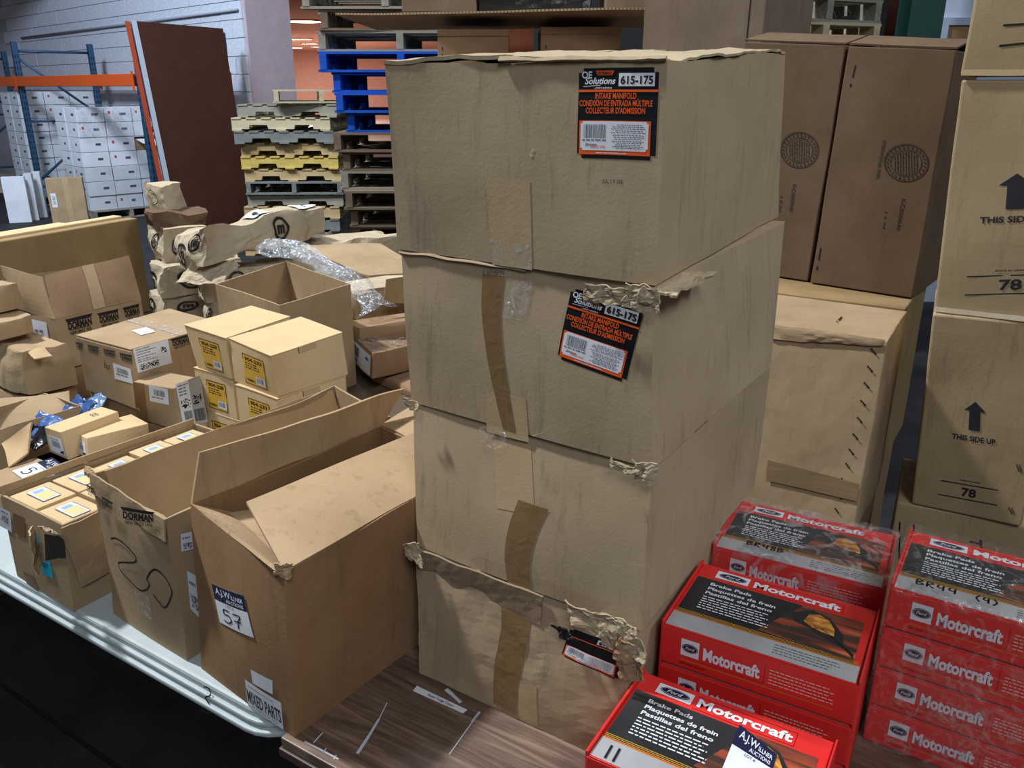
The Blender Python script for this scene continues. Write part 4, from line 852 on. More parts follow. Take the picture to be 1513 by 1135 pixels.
# tray of small labelled boxes
ht = H('tray')
TR = Carton('carton_tray', HEX['tray'], KM, 'kraft carton tray with torn corner holding small yellow-labelled boxes', amp=.001, freq=6, bulge=.002, seed=23, open_top=True, thick=.005, res=14)
ntr, ltr, btr, rtr = ht['n'], ht['l'], ht['b'], ht['r']
tu = (ntr - ltr); tv = (btr - ltr)
rowl = ['nearest', 'second', 'third', 'fourth', 'farthest']
for j in range(5):
    for i in range(2):
        a = ltr + tu * (.05 + i * .46) + tv * (.025 + j * .191); w, d = tu.length * .44, tv.length * .178
        o = a.copy(); o.z = .748
        c = rawbox('small_box', o, tu.normalized(), tv.normalized(), w, d, ltr.z - .748 - .006 + random.uniform(-.003, .003), KY, 'small kraft box inside the tray, %s in the %s row' % (rowl[j], 'outer right' if i else 'left'), 'box', 'small boxes in the tray', amp=.001, bulge=.0005, seed=j * 3 + i, res=3, bev=.0015, flaps=False)
        p = c.P('T', ((.2, .28), (.84, .28), (.84, .74), (.2, .74)), .06, .034, .001)
        p.rect(('label', WHITE), 0, 0, .06, .034, 0); p.rect(('yellow_field', PYEL), .02, .004, .056, .030, 1); p.rect(('frame', GREY), 0, 0, .06, .0014, 1); p.rect(('frame', GREY), 0, .0326, .06, .034, 1); p.rect(('blue_field', plain('print_paleblue', (150, 182, 214), .5)), .006, .008, .018, .026, 1); p.done('label')
TR.sheet('rim', [btr - tu * .0, ltr, ltr + up * .016, btr + up * .014], KM, .004, 14, 3, .003, 9, 0, 3)
for q, m in ((((0.1441, 0.6129), (0.3564, 0.6199), (0.3972, 0.8669), (0.1902, 0.8568)), PAPT), (((0.1908, -0.0299), (0.4027, -0.0218), (0.3885, 0.1567), (0.1756, 0.1339)), PAPT)): tape(TR, 'F', q, plain('tape_brown_matt', (128, 96, 62), .35), 'tape', 4, .003)
p = TR.P('F', ((-0.1309, 0.5849), (0.1013, 0.5886), (0.1413, 0.8475), (-0.0474, 0.846)), .05, .06, .003); p.rect(('label', WHITE), 0, 0, .05, .06, 0); p.code(('barcode', GREY), .01, .02, .04, .04, 5); p.dashes(('small_print', GREY), .008, .045, .048, .004, 4); p.done('label')
for q in (((0.4851, 0.5406), (0.5682, 0.5572), (0.6003, 0.7442), (0.495, 0.7205)), ((0.5682, 0.2658), (0.7552, 0.2881), (0.7408, 0.4824), (0.564, 0.4429))):
    p = TR.P('F', q, .03, .04, .0035); p.rect(('label', CYAN), 0, 0, .03, .04, 0); p.dashes(('small_print', NAVY), .005, .024, .03, .003, 3, 1); p.dashes(('small_print', NAVY), .005, .024, .023, .003, 4, 1); p.done('label', 'cyan sticker')
p = TR.P('F', ((0.6593, 0.4654), (0.9958, 0.6322), (1.0234, 0.9029), (0.6874, 0.7926)), 1, 1, .0032); p.poly(('torn_hole', DARK), [(.0, .0), (.7, .05), (1.0, .0), (1.0, 1), (.5, .95), (.05, 1)], 0); p.done()  # nothing is cut; a flat dark patch imitates the shaded opening
cor = (ht['N'] + ht['n']) / 2
crumple('torn_flap', TR, Vector((-0.853, 1.315, 0.8628)) + fn * .012, (EU * .014 + fn * .012, up * .040), KMI, 91, 8, .006, 40, thick=.003)
crumple('torn_flap', TR, Vector((-0.8004, 1.285, 0.9175)) + fn * .010, (EU * .026, up * .010 + fn * .008), KSB, 92, 10, .006, 60, thick=.002)
cn = (ht['R'] - ht['N']).normalized()
TR.sheet('hanging_flap', [ht['N'] + EU * .004 + cn * .015 + up * .045, ht['N'] + EU * .010 + cn * .16 + up * .055, ht['n'] + EU * .006 + cn * .17 + up * .0, ht['n'] + EU * .012 + cn * -.005 + up * .002], KM, .003, 12, 10, .007, 14, .003, 17, fine=.001)
# flat carton with lot label, left of the tray
fc_ = rawbox('flat_carton', (-1.255, 1.723, 0.741), EU, EV, .16, .20, .055, KM, 'flat carton with white and navy lot label left of the tray', amp=.003, bulge=.001, seed=31, res=8, flaps=False)
lot_label(fc_, 'T', ((.22, .40), (.86, .34), (.90, .80), (.26, .88)), 'white lot label with navy band, handwritten 5', [[(.030, .037), (.018, .037), (.017, .027), (.027, .027), (.031, .018), (.024, .010), (.014, .012)]])
# two small kraft boxes on a low carton
lk = root('low_carton', (0, 0, 0), None, None); bpy.data.objects.remove(lk)
lc = rawbox('low_carton', (-1.17, 1.855, .741), EU, EV, .19, .21, .055, KD, 'low brown carton under the two small kraft boxes', amp=.001, bulge=.0, seed=32, res=6, flaps=False)
for k, lab, sd in (('k1', 'left of two small kraft boxes with white end label', 33), ('k2', 'right of two small kraft boxes with white end label', 34)):
    c = Carton('kraft_box', HEX[k], KY, lab, 'box', 'pair of small kraft boxes', amp=.001, bulge=.0005, seed=sd, res=4, bev=.0015, flaps=False)
    p = c.P('F', ((.14, .12), (.90, .12), (.90, .74), (.14, .74)), .06, .05, .0012); p.rect(('label', WHITE), 0, 0, .06, .05, 0); p.bars(('barcode', GREY), .012, .018, .048, .036, 3, 1); p.dashes(('small_print', GREY), .006, .05, .040, .003, 3, 1); p.poly(('dark_corner', NAVY), [(.04, .004), (.058, .004), (.058, .014), (.048, .012)], 1); p.done('label')
    if k == 'k1':
        p = c.P('T', ((.35, .62), (.75, .62), (.75, .78), (.35, .78)), .03, .02, .0012); p.ring(('printed_mark', PRN), .010, .01, .008, .006, .0015); p.ring(('printed_mark', PRN), .020, .01, .008, .006, .0015); p.done()
# torn open carton with blue packing at the left edge
TOC0 = Vector((-1.423, 1.913, 0.741))
toc = rawbox('torn_carton', TOC0, EU, EV, .17, .26, .12, KM, 'torn open carton with blue packing at the left picture edge', open_top=True, amp=.006, freq=7, seed=35, res=10)
tl = [Vector((-1.473, 2.06, 0.854)), Vector((-1.204, 2.12, 0.8703)), Vector((-1.158, 2.02, 0.7888)), Vector((-1.379, 1.9, 0.7472))]
toc.sheet('flap', [tl[3], tl[2], tl[1], tl[0]], KM, .005, 14, 8, .012, 6, .01, 5)
toc.sheet('flap', [Vector((-1.253, 1.86, 0.8301)), Vector((-1.185, 1.9, 0.8673)), Vector((-1.169, 1.84, 0.812)), Vector((-1.201, 1.8, 0.7947))], KMI, .005, 10, 8, .012, 9, .01, 8)
for k, (pos, e0, e1, cl_) in enumerate((((-1.185, 1.93, 0.842), .05, .03, (70, 104, 160)), ((-1.152, 2.05, 0.8443), .045, .03, (60, 92, 150)), ((-1.192, 1.9, 0.8308), .05, .025, (20, 24, 34)), ((-1.141, 2.1, 0.8385), .03, .03, (110, 140, 180)))):
    bp_ = crumple('plastic_bag', None, pos, (EU * e0, EV * e1 + up * e1 * .7), glossy('bag_%d' % k, cl_, .25, .4, 40), 100 + k, 16, .012, 28, True); tag(bp_, ('crumpled blue plastic bag in front of the torn carton flap', 'crumpled blue plastic bag behind the small kraft boxes', 'crumpled black plastic bag beside the left small kraft box', 'pale blue plastic bag tip above the small kraft boxes')[k], 'plastic bag')
    me = bp_.data; c0 = sum((v.co for v in me.vertices), Vector()) / len(me.vertices); zmin = min(v.co.z for v in me.vertices)
    base_pt = Vector((c0.x, c0.y, zmin))
    for v in me.vertices: v.co -= base_pt
    bp_.location = base_pt
    solid(bp_, .004, 0)
# crushed cartons stacked at the left edge
def crushed(name, pos, w, d, h, mat, label, seed, amp=.018, freq=6, flaps=False, group=None, cat='box', ex=EU, ey=EV, **kw):
    pos = Vector(pos)
    return rawbox(name, pos, ex, ey, w, d, h, mat, label, cat, group, amp=amp, freq=freq, fine=amp * .15, bulge=.01, seed=seed, res=14, bev=.006, flaps=flaps, **kw)
cr1 = crushed('crushed_carton', TOC0 + EV * .31 + up * .105 - EU * .19 + Vector((-.09, 0, 0)), .21, .12, .125, KM, 'lowest crushed carton in the pile at the left edge', 41, .026)
cr1.sheet('flap', [Vector((-1.336, 2.18, 0.9675)), Vector((-1.294, 2.14, 0.955)), Vector((-1.262, 2.17, 0.955)), Vector((-1.304, 2.21, 0.966))], KMI, .004, 6, 4, .006, 9, .006)
cr2 = crushed('crushed_carton', TOC0 + EV * .33 + up * .242 - EU * .23 + Vector((-.16, 0, 0)), .19, .12, .055, KM, 'middle crushed carton in the pile at the left edge', 42, .026)
cr3 = crushed('crushed_carton', TOC0 + EV * .35 + up * .302 - EU * .28 + Vector((-.17, 0, 0)), .18, .12, .075, KM, 'upper crushed carton in the pile at the left edge', 43, .026)
sup = crushed('low_carton', TOC0 + EV * .30 - EU * .21 + Vector((-.11, 0, 0)), .25, .14, .095, KD, 'brown carton carrying the crushed pile at the left edge', 44, amp=.004)
# open carton with tall flaps and repeated logos
hd = H('do')
su2 = rawbox('support_carton', hd['L'] - up * .109 + EV * .01, (hd['N'] - hd['L']).normalized(), (hd['B'] - hd['L']).normalized(), .23, .26, .106, KD, 'brown carton under the logo carton with raised flaps', amp=.001, bulge=0, seed=45, res=6, flaps=False)
DO = Carton('open_carton', HEX['do'], KM, 'open carton with two tall raised flaps and repeated black logos', amp=.004, freq=7, bulge=.003, seed=46, open_top=True, thick=.005, res=12)
dn, dl, dr, db = hd['n'], hd['l'], hd['r'], hd['b']
_, ff = DO.sheet('flap', [dn, dr, Vector((-1.239, 2.66, 1.138)), Vector((-1.385, 2.42, 1.125))], KD, .004, 12, 8, .003, 7, .004, 3)
pp = Print(ff, ((.42, 0), (.56, 0), (.56, 1), (.42, 1)), 1, 1, DO.root, .004); pp.rect(('tape', PAPT), 0, 0, 1, 1, 0, 2, 6); pp.done()
DO.sheet('flap', [dl, dn, Vector((-1.394, 2.42, 1.121)), Vector((-1.573, 2.52, 1.135))], KM, .004, 12, 8, .004, 7, .005, 5)
DO.sheet('flap', [db, dl, dl + Vector((-.02, .0, .09)), db + Vector((-.02, 0, .08))], KM, .004, 8, 5, .004, 7)
for q in ((.10, .62, .40, .95), (.45, .62, .70, .92), (.75, .62, .97, .92)):
    p = DO.P('R', ((q[0], q[1]), (q[2], q[1]), (q[2], q[3]), (q[0], q[3])), .1, .045, .003); dorman(p, 0, 0, .1, .045); p.done()
p = DO.P('F', ((-0.1529, 0.3269), (0.2513, 0.4031), (0.4039, 1.014), (0.0222, 0.9916)), .1, .1, .003); p.rect(('printed_panel', plain('print_brownblack', (48, 34, 26), .6)), 0, 0, .1, .1, 0); p.done()
p = DO.P('F', ((0.4221, -0.1516), (0.7958, 0.0244), (0.8021, 0.8974), (0.4039, 0.8793)), .06, .1, .0035); p.rect(('label', WHITE), 0, 0, .06, .1, 0, 2, 3); p.code(('barcode', GREY), .012, .015, .05, .04, 8); p.dashes(('small_print', GREY), .01, .05, .06, .005, 2); p.dashes(('small_print', GREY), .01, .05, .075, .005, 5); p.done('label')
# upright flat cartons behind
fd = Vector((.40, .916, 0)).normalized(); fnn = Vector((-.916, .40, 0))
o0 = Vector((-1.556, 3.475, .741)) - fd * 1.0
for k in range(6):
    o = o0 + fnn * (k * .058) - fd * (.02 * k)
    c = {'L': o + fnn * .05, 'N': o, 'R': o + fd * 1.0, 'B': o + fd * 1.0 + fnn * .05}
    hh = .405 - .006 * k + random.uniform(-.01, .01)
    for a in 'LNRB': c[a.lower()] = c[a] + up * hh + fnn * .004
    Carton('flat_carton', c, KO if k % 2 == 0 else KY, ('foremost tall flat carton standing on edge behind the raised flaps', 'second flat carton from front, standing on edge at left', 'third flat carton from front, standing on edge at left', 'fourth flat carton from front, standing on edge at left', 'fifth flat carton from front, standing on edge at left', 'rearmost flat carton standing on edge at left')[k], 'box', 'flat cartons standing on edge', amp=.0035, freq=4, bulge=.002, seed=51 + k, res=10, bev=.006, flaps=False)
# closed carton with shipping label
su3 = rawbox('support_carton', Vector(HEX['dc']['L']) - up * .109 + EV * .01, (Vector(HEX['dc']['N']) - Vector(HEX['dc']['L'])).normalized(), (Vector(HEX['dc']['B']) - Vector(HEX['dc']['L'])).normalized(), .25, .28, .106, KD, 'brown carton under the closed logo carton with shipping label', amp=.001, bulge=0, seed=47, res=6, flaps=False)
DC = Carton('shipping_carton', HEX['dc'], KM, 'closed logo carton with large white shipping label and tape', amp=.002, freq=6, bulge=.001, seed=48, res=10, seam='v')
for q in (((-0.0357, 0.7592), (0.1095, 0.7623), (0.1372, 0.9024), (-0.0207, 0.8981)), ((0.1893, 0.772), (0.4193, 0.7754), (0.4337, 0.9194), (0.2163, 0.9108)), ((0.4875, 0.8056), (0.7201, 0.7996), (0.7308, 0.9268), (0.5078, 0.9153)), ((0.7815, 0.8049), (1.0248, 0.7712), (1.03, 0.9369), (0.7898, 0.9195))):
    p = DC.P('F', q, .1, .05, .0018); dorman(p, 0, 0, .1, .05); p.done()
p = DC.P('F', ((0.6293, 0.427), (0.9583, 0.4511), (0.9531, 0.6958), (0.643, 0.7097)), .08, .055, .0018); p.rect(('label', WHITE), 0, 0, .08, .055, 0); p.bars(('barcode', GREY), .015, .026, .065, .044, 2, 1); p.dashes(('small_print', GREY), .01, .07, .018, .004, 3, 1); p.done('label')
p = DC.P('F', ((0.4527, 0.549), (0.5777, 0.5514), (0.6086, 0.7231), (0.4848, 0.7232)), .03, .03, .0018); p.stroke(('handwriting', INK), curve([(.006, .028), (.004, .010), (.010, .004), (.014, .012), (.006, .014)], 5), .002, 1); p.stroke(('handwriting', INK), curve([(.020, .016), (.018, .006), (.024, .005), (.026, .014), (.020, .016)], 5), .002, 1); p.done()
p = DC.P('R', ((0.0326, 0.6259), (0.3788, 0.6219), (0.3721, 1.0205), (0.024, 1.0161)), .15, .10, .0018); p.rect(('label', WHITE), 0, 0, .15, .10, 0)
p.code(('barcode', BLACK), .012, .006, .095, .030, 6, 1, 26, 8); p.code(('square_code', BLACK), .112, .052, .135, .076, 12, 1, 7, 7)
for k, y in enumerate((.09, .08, .07, .058, .048, .040)): p.dashes(('small_print', GREY), .01, .08 + .02 * (k % 2), y, .0032, k, 1, .4)
p.done('label', 'large white shipping label'); p = DC.P('R', ((0.3971, 0.8289), (0.6202, 0.8288), (0.6183, 0.9786), (0.397, 0.9868)), .1, .04, .0018); dorman(p, 0, 0, .1, .045); p.done()
tape(DC, 'T', ((.0, .46), (1, .46), (1, .62), (0, .62)), SMTAPE, 'clear_tape', 6, .005)
p = DC.P('T', ((.42, .34), (.66, .30), (.68, .44), (.44, .48)), .05, .03, .0055); p.rect(('label', WHITE), 0, 0, .05, .03, 0); p.done('label')
# small carton with barcode strip
su4 = rawbox('support_carton', Vector(HEX['sb']['L']) - up * .079, (Vector(HEX['sb']['N']) - Vector(HEX['sb']['L'])).normalized(), EV, .165, .06, .077, KD, 'low brown carton under the small carton with barcode strip', amp=.001, bulge=0, seed=49, res=4, flaps=False)
SB = Carton('shipping_carton', HEX['sb'], KM, 'small carton with a wide barcode strip over its right end', amp=.002, bulge=.001, seed=50, res=8, flaps=False)
p = SB.P('F', ((0.406, 0.5909), (0.8449, 0.5883), (0.8518, 0.9501), (0.407, 0.9944)), .08, .06, .0018); p.rect(('label', WHITE), 0, 0, .08, .06, 0); p.bars(('barcode', GREY), .02, .026, .066, .048, 5, 1); p.dashes(('small_print', GREY), .01, .07, .016, .004, 3, 1); p.done('label')
p = SB.P('R', ((0.1287, 0.1233), (1.0192, 0.1017), (1.0156, 1.0351), (0.0698, 1.0611)), .1, .14, .0018); p.rect(('label', plain('label_grey', (168, 166, 164), .5)), 0, 0, .1, .14, 0); p.rect(('white_strip', WHITE), 0, 0, .048, .14, 1); p.code(('square_code', BLACK), .008, .055, .045, .085, 2, 2, 9, 9); p.code(('square_code', BLACK), .055, .060, .09, .088, 4, 2, 9, 9); p.bars(('barcode', BLACK), .012, .008, .045, .045, 6, 2); p.bars(('barcode', BLACK), .052, .008, .095, .045, 7, 2)
for k, y in enumerate((.128, .118, .108, .098)): p.dashes(('small_print', GREY), .006, .044, y, .004, k, 2)
p.done('label', 'wide white and grey shipping strip'); tape(SB, 'F', ((.02, 0), (.3, 0), (.3, 1), (.02, 1)), plain('tape_brown_matt', (128, 96, 62), .35), 'tape', 4, .0012)
# six boxes with yellow part labels
def ylabel(c, num, quad=((.30, .10), (.80, .10), (.80, .80), (.30, .80))):
    w, h = .06, .075
    p = c.P('F', quad, w, h, .0014)
    p.rect(('label', YEL), 0, 0, w, h, 0); K_ = ('lettering', BLACK)
    for a in ((0, 0, w, .0018), (0, h - .0018, w, h), (0, 0, .0018, h), (w - .0018, 0, w, h)): p.rect(('border', BLACK), *a, 1)
    p.text(K_, num, .006, .060, .0085, .048, 1, .035); p.dashes(K_, .006, .05, .053, .0025, 1, 1, .3); p.dashes(K_, .006, .05, .047, .0025, 2, 1, .3); p.dashes(K_, .006, .05, .041, .0025, 3, 1, .5)
    p.rect(('white_field', WHITE), .032, .006, .056, .026, 1); p.bars(('barcode', GREY), .035, .011, .053, .024, 5, 2, 10); p.text(K_, 'DORMAN', .006, .008, .006, .02, 1, .04); p.done('label', 'yellow part label with black number')
for k, num, lab in (('y1', '904-233', 'upper right yellow-labelled box, nearest the open 57 carton'), ('y2', '904-228', 'upper left box with yellow part label'), ('y3', '904-228', 'middle-row left box with yellow part label'), ('y4', '904-233', 'middle-row right box with yellow part label, partly hidden'), ('y5', '904-228', 'bottom-row left box with yellow part label, mostly hidden'), ('y6', '904-233', 'bottom-row right box under the yellow-labelled boxes')):
    c = Carton('part_box', HEX[k], KY, lab, 'box', 'boxes with yellow part labels', amp=.0015, bulge=.001, seed=55 + int(k[1]), res=6, bev=.002, flaps=False)
    ylabel(c, num)
    F = c.f['R']; p = Print(F, ((.36, .86), (.60, .86), (.60, 1), (.36, 1)), .06, .02, c.root, .0016)
    p.rect(('tuck_tab', KMI), 0, 0, .06, .02, 0); p.rect(('tab_slot', DARK), -.002, 0, 0, .02, 1); p.done()  # dark strip painted for the shade in the slot
    if k == 'y1':
        p = c.P('T', ((.12, .14), (.40, .12), (.40, .26), (.12, .26)), .04, .02, .0014); p.ring(('printed_mark', BLACK), .012, .010, .008, .005, .0015); p.ring(('printed_mark', BLACK), .024, .010, .008, .005, .0015); p.done()
    T = c.f['T']; g = Print(T, ((0, 0), (1, 0), (1, 1), (0, 1)), 1, 1, c.root, .0022)
    g.rect(('lid', KY), -.005, -.005, 1.005, 1.005, 0, 4, 4); lid = g.done(); 
    for o_ in c.root.children:
        if o_.name.startswith('lid'): solid(o_, .002, -1)
# big open carton behind them
OP = Carton('open_carton', HEX['open'], KM, 'empty square open carton behind the yellow-labelled boxes', amp=.003, freq=5, bulge=.003, seed=61, open_top=True, thick=.005, res=12)

# ------------------------------------------------------------------ kraft packages, flat cartons and bubble wrap on the second table
def mlogo(ct, face, q, mat=None):
    p = ct.P(face, q, .06, .06, .005); K_ = ('printed_logo', mat or BLACK)
    p.ring(K_, .03, .03, .026, .026, .007, 1, 20); p.text(K_, 'm', .018, .02, .024, .024, 1, .06); p.done()
def bag(pos, w, d, h, label, seed, ex=None, ey=None, amp=.034, logos=True, mat=None):
    ex = ex or EU; ey = ey or EV
    c = crushed('kraft_package', pos, w, d, h, mat or KP, label, seed, amp, 9, group='crumpled kraft packages', cat='package', ex=ex, ey=ey)
    if logos:
        mlogo(c, 'R', ((.18, .25), (.42, .25), (.42, .85), (.18, .85))); mlogo(c, 'F', ((.3, .2), (.7, .2), (.7, .85), (.3, .85)))
    return c
ex2 = Vector((.60, -.80, 0)).normalized(); ey2 = Vector((.80, .60, 0)).normalized()
bag((-1.49, 3.34, .741), .16, .32, .125, 'lowest crumpled kraft package beside the flat cartons', 201, ex2, ey2)
bag((-1.48, 3.36, .860), .17, .32, .125, 'middle crumpled kraft package beside the flat cartons', 202, ex2, ey2)
bag((-1.49, 3.42, .980), .15, .18, .14, 'upper left crumpled kraft package beside the flat cartons', 203, ex2, ey2)
bag((-1.22, 3.22, .741), .16, .36, .125, 'lowest crumpled kraft package behind the empty square carton', 204, ex2, ey2)
lp = Carton('kraft_package', {'L': (-1.282, 3.15, 0.9963), 'N': (-1.131, 3, 1.032), 'R': (-0.794, 3.5, 1.074), 'B': (-0.9399, 3.65, 1.061), 'l': (-1.266, 3.15, 1.116), 'n': (-1.109, 3, 1.171), 'r': (-0.7918, 3.5, 1.175), 'b': (-0.9307, 3.65, 1.166)}, KP, 'long bent kraft package lying on top of the pile', 'package', 'crumpled kraft packages', amp=.035, freq=8, fine=.006, bulge=.01, seed=205, res=18, bev=.004, flaps=False)
mlogo(lp, 'R', ((.52, .2), (.66, .2), (.66, .9), (.52, .9))); mlogo(lp, 'F', ((.1, .2), (.5, .2), (.5, .8), (.1, .8))); mlogo(lp, 'F', ((.55, .35), (.9, .35), (.9, .9), (.55, .9)))
p = lp.P('R', ((.45, -.15), (.62, -.15), (.62, .1), (.45, .1)), .1, .03, .005); p.text(('lettering', BLACK), 'MOPAR', 0, .005, .02, .1, 1, .06); p.done()
p = lp.P('T', ((.2, .45), (.8, .45), (.8, .62), (.2, .62)), .1, .06, .008); p.rect(('label', WHITE), 0, 0, .1, .06, 0, 4, 4); p.rect(('print_band', NAVY), .01, .03, .09, .045, 1); p.done('label')
p = lp.P('T', ((.3, .86), (.9, .86), (.9, .97), (.3, .97)), .1, .06, .008); p.rect(('label', WHITE), 0, 0, .1, .06, 0, 4, 4); p.dashes(('small_print', GREY), .01, .09, .03, .008, 3, 1); p.done('label')
bag((-.99, 3.50, .741), .16, .50, .30, 'crumpled kraft package under the long bent one', 206, ex2, ey2, logos=False)
bag((-1.27, 3.25, .862), .15, .36, .12, 'crumpled kraft package half under the draped kraft paper', 207, ex2, ey2)
bag((-1.51, 3.45, 1.112), .14, .20, .07, 'flattened dark brown package under the torn seal carton', 208, ex2, ey2, logos=False, mat=KI)
sh_ = crumple('kraft_paper', None, (-1.132, 3.05, 1.002), (EU * .085 + EV * .03, EV * .05 + up * .035), KP, 210, 16, .02, 12, thick=.004); tag(sh_, 'crumpled kraft paper draped over the packages', 'paper')
tb2 = crushed('torn_carton', (-1.50, 3.48, 1.172), .11, .10, .11, KP, 'torn grey-brown carton corner with round seal above the packages', 211, .035, freq=6, ex=EU, ey=EV)
p = tb2.P('F', ((.2, .2), (.8, .2), (.8, .85), (.2, .85)), .06, .06, .006); p.ring(('printed_seal', PRN), .03, .03, .027, .027, .003); p.ring(('printed_seal', PRN), .03, .03, .018, .018, .002); p.done()
# flat cartons right of the pile
f1 = crushed('flat_carton', (-.95, 3.13, .741), .34, .60, .16, KP, 'long flat carton with white label under the bubble wrap', 221, .006, ex=Vector((.62, -.78, 0)).normalized(), ey=Vector((.78, .62, 0)).normalized())
p = f1.P('T', ((.55, .12), (.95, .12), (.95, .42), (.55, .42)), .1, .06, .008); p.rect(('label', WHITE), 0, 0, .1, .06, 0, 3, 3); p.bars(('barcode', GREY), .05, .015, .09, .05, 3, 1)
for k, y in enumerate((.05, .04, .03, .02)): p.dashes(('small_print', GREY), .006, .045, y, .004, k, 1)
p.done('label')
p = f1.P('T', ((.45, .80), (.62, .80), (.62, .88), (.45, .88)), .04, .04, .008); p.rect(('label', WHITE), 0, 0, .04, .04, 0); p.done('label')
f2 = crushed('flat_carton', Vector((-0.5544, 2.78, 0.9024)), .05, .34, .09, KM, 'torn-ended flat carton under the top flap right of bubble wrap', 222, .006, ex=Vector((.55, -.83, 0)).normalized(), ey=Vector((.83, .55, 0)).normalized())
f2.sheet('raised_flap', [Vector((-0.7928, 3.06, 1.101)), Vector((-0.484, 2.76, 1.05)), Vector((-0.2843, 2.95, 1.028)), Vector((-0.5144, 3.2, 1.081))], KM, .005, 16, 8, .010, 6, .008, 6)
f2.sheet('torn_end', [Vector((-0.4313, 2.7, 0.9706)), Vector((-0.2734, 2.8, 0.9503)), Vector((-0.273, 2.83, 1.044)), Vector((-0.4211, 2.72, 1.049))], KO, .005, 12, 6, .006, 9, .004, 7)
f3 = crushed('flat_carton', Vector((-0.5535, 2.66, 0.8599)), .10, .30, .06, KD, 'dark flat carton wrapped in film below the torn-ended one', 223, .008, ex=Vector((.62, -.78, 0)).normalized(), ey=Vector((.85, .52, 0)).normalized())
f4 = Carton('label_carton', {'L': (-0.5855, 2.72, 0.7936), 'N': (-0.4381, 2.45, 0.7897), 'R': (-0.2256, 2.72, 0.7568), 'B': (-0.3678, 2.95, 0.7737), 'l': (-0.5796, 2.72, 0.8781), 'n': (-0.4291, 2.45, 0.8742), 'r': (-0.2187, 2.72, 0.8421), 'b': (-0.3597, 2.95, 0.8515)}, KD, 'brown film-wrapped carton with white shipping label behind stack edge', amp=.004, seed=224, res=8, flaps=False)
p = f4.P('F', ((.28, .10), (.95, .06), (.95, .86), (.28, .9)), .08, .07, .003); p.rect(('label', WHITE), 0, 0, .08, .07, 0); p.rect(('print_block', GREY), .008, .028, .04, .060, 1); p.rect(('print_block', GREY), .008, .008, .035, .022, 1); p.disc(('blue_dot', plain('print_blue', (70, 130, 196), .5)), .068, .05, .006, .006, 1); p.done('label')
fW = Face([Vector(f4.c[k]) + up * .006 for k in 'lnrb'], warper(.012, 16, 9, .003)); v, f = grid(fW, 22, 16); mk('plastic_film', v, f, film('film_dark', (.35, .32, .30), .75, .12, 26), f4.root, True)
f5 = crushed('low_carton', (-.46, 2.57, .741), .45, .2, .03, KD, 'low brown carton under the film-wrapped carton', 225, .003, ex=Vector((.72, -.70, 0)).normalized(), ey=Vector((.70, .72, 0)).normalized())
p = f5.P('F', ((.78, .2), (.92, .2), (.92, .9), (.78, .9)), .06, .05, .004); p.rect(('label', WHITE), 0, 0, .06, .05, 0); p.rect(('print_block', GREY), .01, .01, .05, .03, 1); p.done('label')
# bubble wrap: a strip with real bubbles
bw_ = [Vector(p) for p in ((-0.8814, 3, 1.102), (-0.7363, 2.92, 1.083), (-0.5845, 2.8, 1.031), (-0.4813, 2.72, 0.9843), (-0.4433, 2.68, 0.9432))]
cl2 = [Vector(p) for p in curve([tuple(p) for p in bw_], 14)]
m = len(cl2); nw = 40; vs = []
for i, c in enumerate(cl2):
    t = (cl2[min(i + 1, m - 1)] - cl2[max(i - 1, 0)]).normalized(); sd = t.cross(up).normalized(); nn = sd.cross(t)
    wdt = .060 + .018 * math.sin(i * .25)
    for j in range(nw):
        a = -1 + 2 * j / (nw - 1)
        p_ = c + sd * (a * wdt) + nn * (.035 * (1 - a * a)) + noise.noise_vector(c * 14 + Vector((a * 2, 0, 0))) * .016
        vs.append(p_)
def bub(i, j):
    bx = (j * .37 + (.5 if int(i / 3) % 2 else 0)); return .0035 * max(0, math.sin(i * math.pi / 1.5) * math.sin(bx * math.pi)) + .003 * noise.noise(Vector((i * .7, j * .7, 0)))
vs = [v + up * bub(k // nw, k % nw) for k, v in enumerate(vs)]
bl_ = Vector((sum(v.x for v in vs) / len(vs), sum(v.y for v in vs) / len(vs), min(v.z for v in vs)))
bo = mk('bubble_wrap', [v - bl_ for v in vs], [(i * nw + j, i * nw + j + 1, (i + 1) * nw + j + 1, (i + 1) * nw + j) for i in range(m - 1) for j in range(nw - 1)], BUBB, None, False); bo.location = bl_
tag(bo, 'clear crumpled bubble wrap draped over the flat cartons', 'bubble wrap')

# ------------------------------------------------------------------ right background: cartons on pallets
def arrow_print(ct, quad, kind='up'):
    w, h = .20, .40
    p = ct.P('F', quad, w, h, .0022); K_ = ('printed_arrow', plain('ink_navyblack', (34, 36, 44), .7)); T_ = ('lettering', plain('ink_navyblack', (34, 36, 44), .7)); T2 = ('lettering_small', T_[1]); T3 = ('lettering_number', T_[1])
    p.poly(K_, [(.078, .285), (.122, .285), (.122, .355), (.078, .355)], 0); p.poly(K_, [(.055, .355), (.145, .355), (.1, .390)], 0)
    p.text(T_, 'THIS SIDE UP', .1, .245, .018, .165, 0, .03, 0, 'c'); p.text(T2, 'MADE IN CHINA', .1, .092, .005, .07, 0, .02, 0, 'c')
    p.rect(('rule', plain('ink_navyblack', (34, 36, 44), .7)), .0, .076, w, .0800, 0); p.rect(('rule', plain('ink_navyblack', (34, 36, 44), .7)), .0, .018, w, .022, 0); p.text(T3, '78', .1, .034, .031, .05, 0, .03, 0, 'c'); p.done()
pal78 = pallet('pale pallet under the stack of arrow cartons', (1.33, 1.93, 0), math.radians(-22), PW[3], .56, .4, 'end')
for z in (.1256,): pass
C78 = []
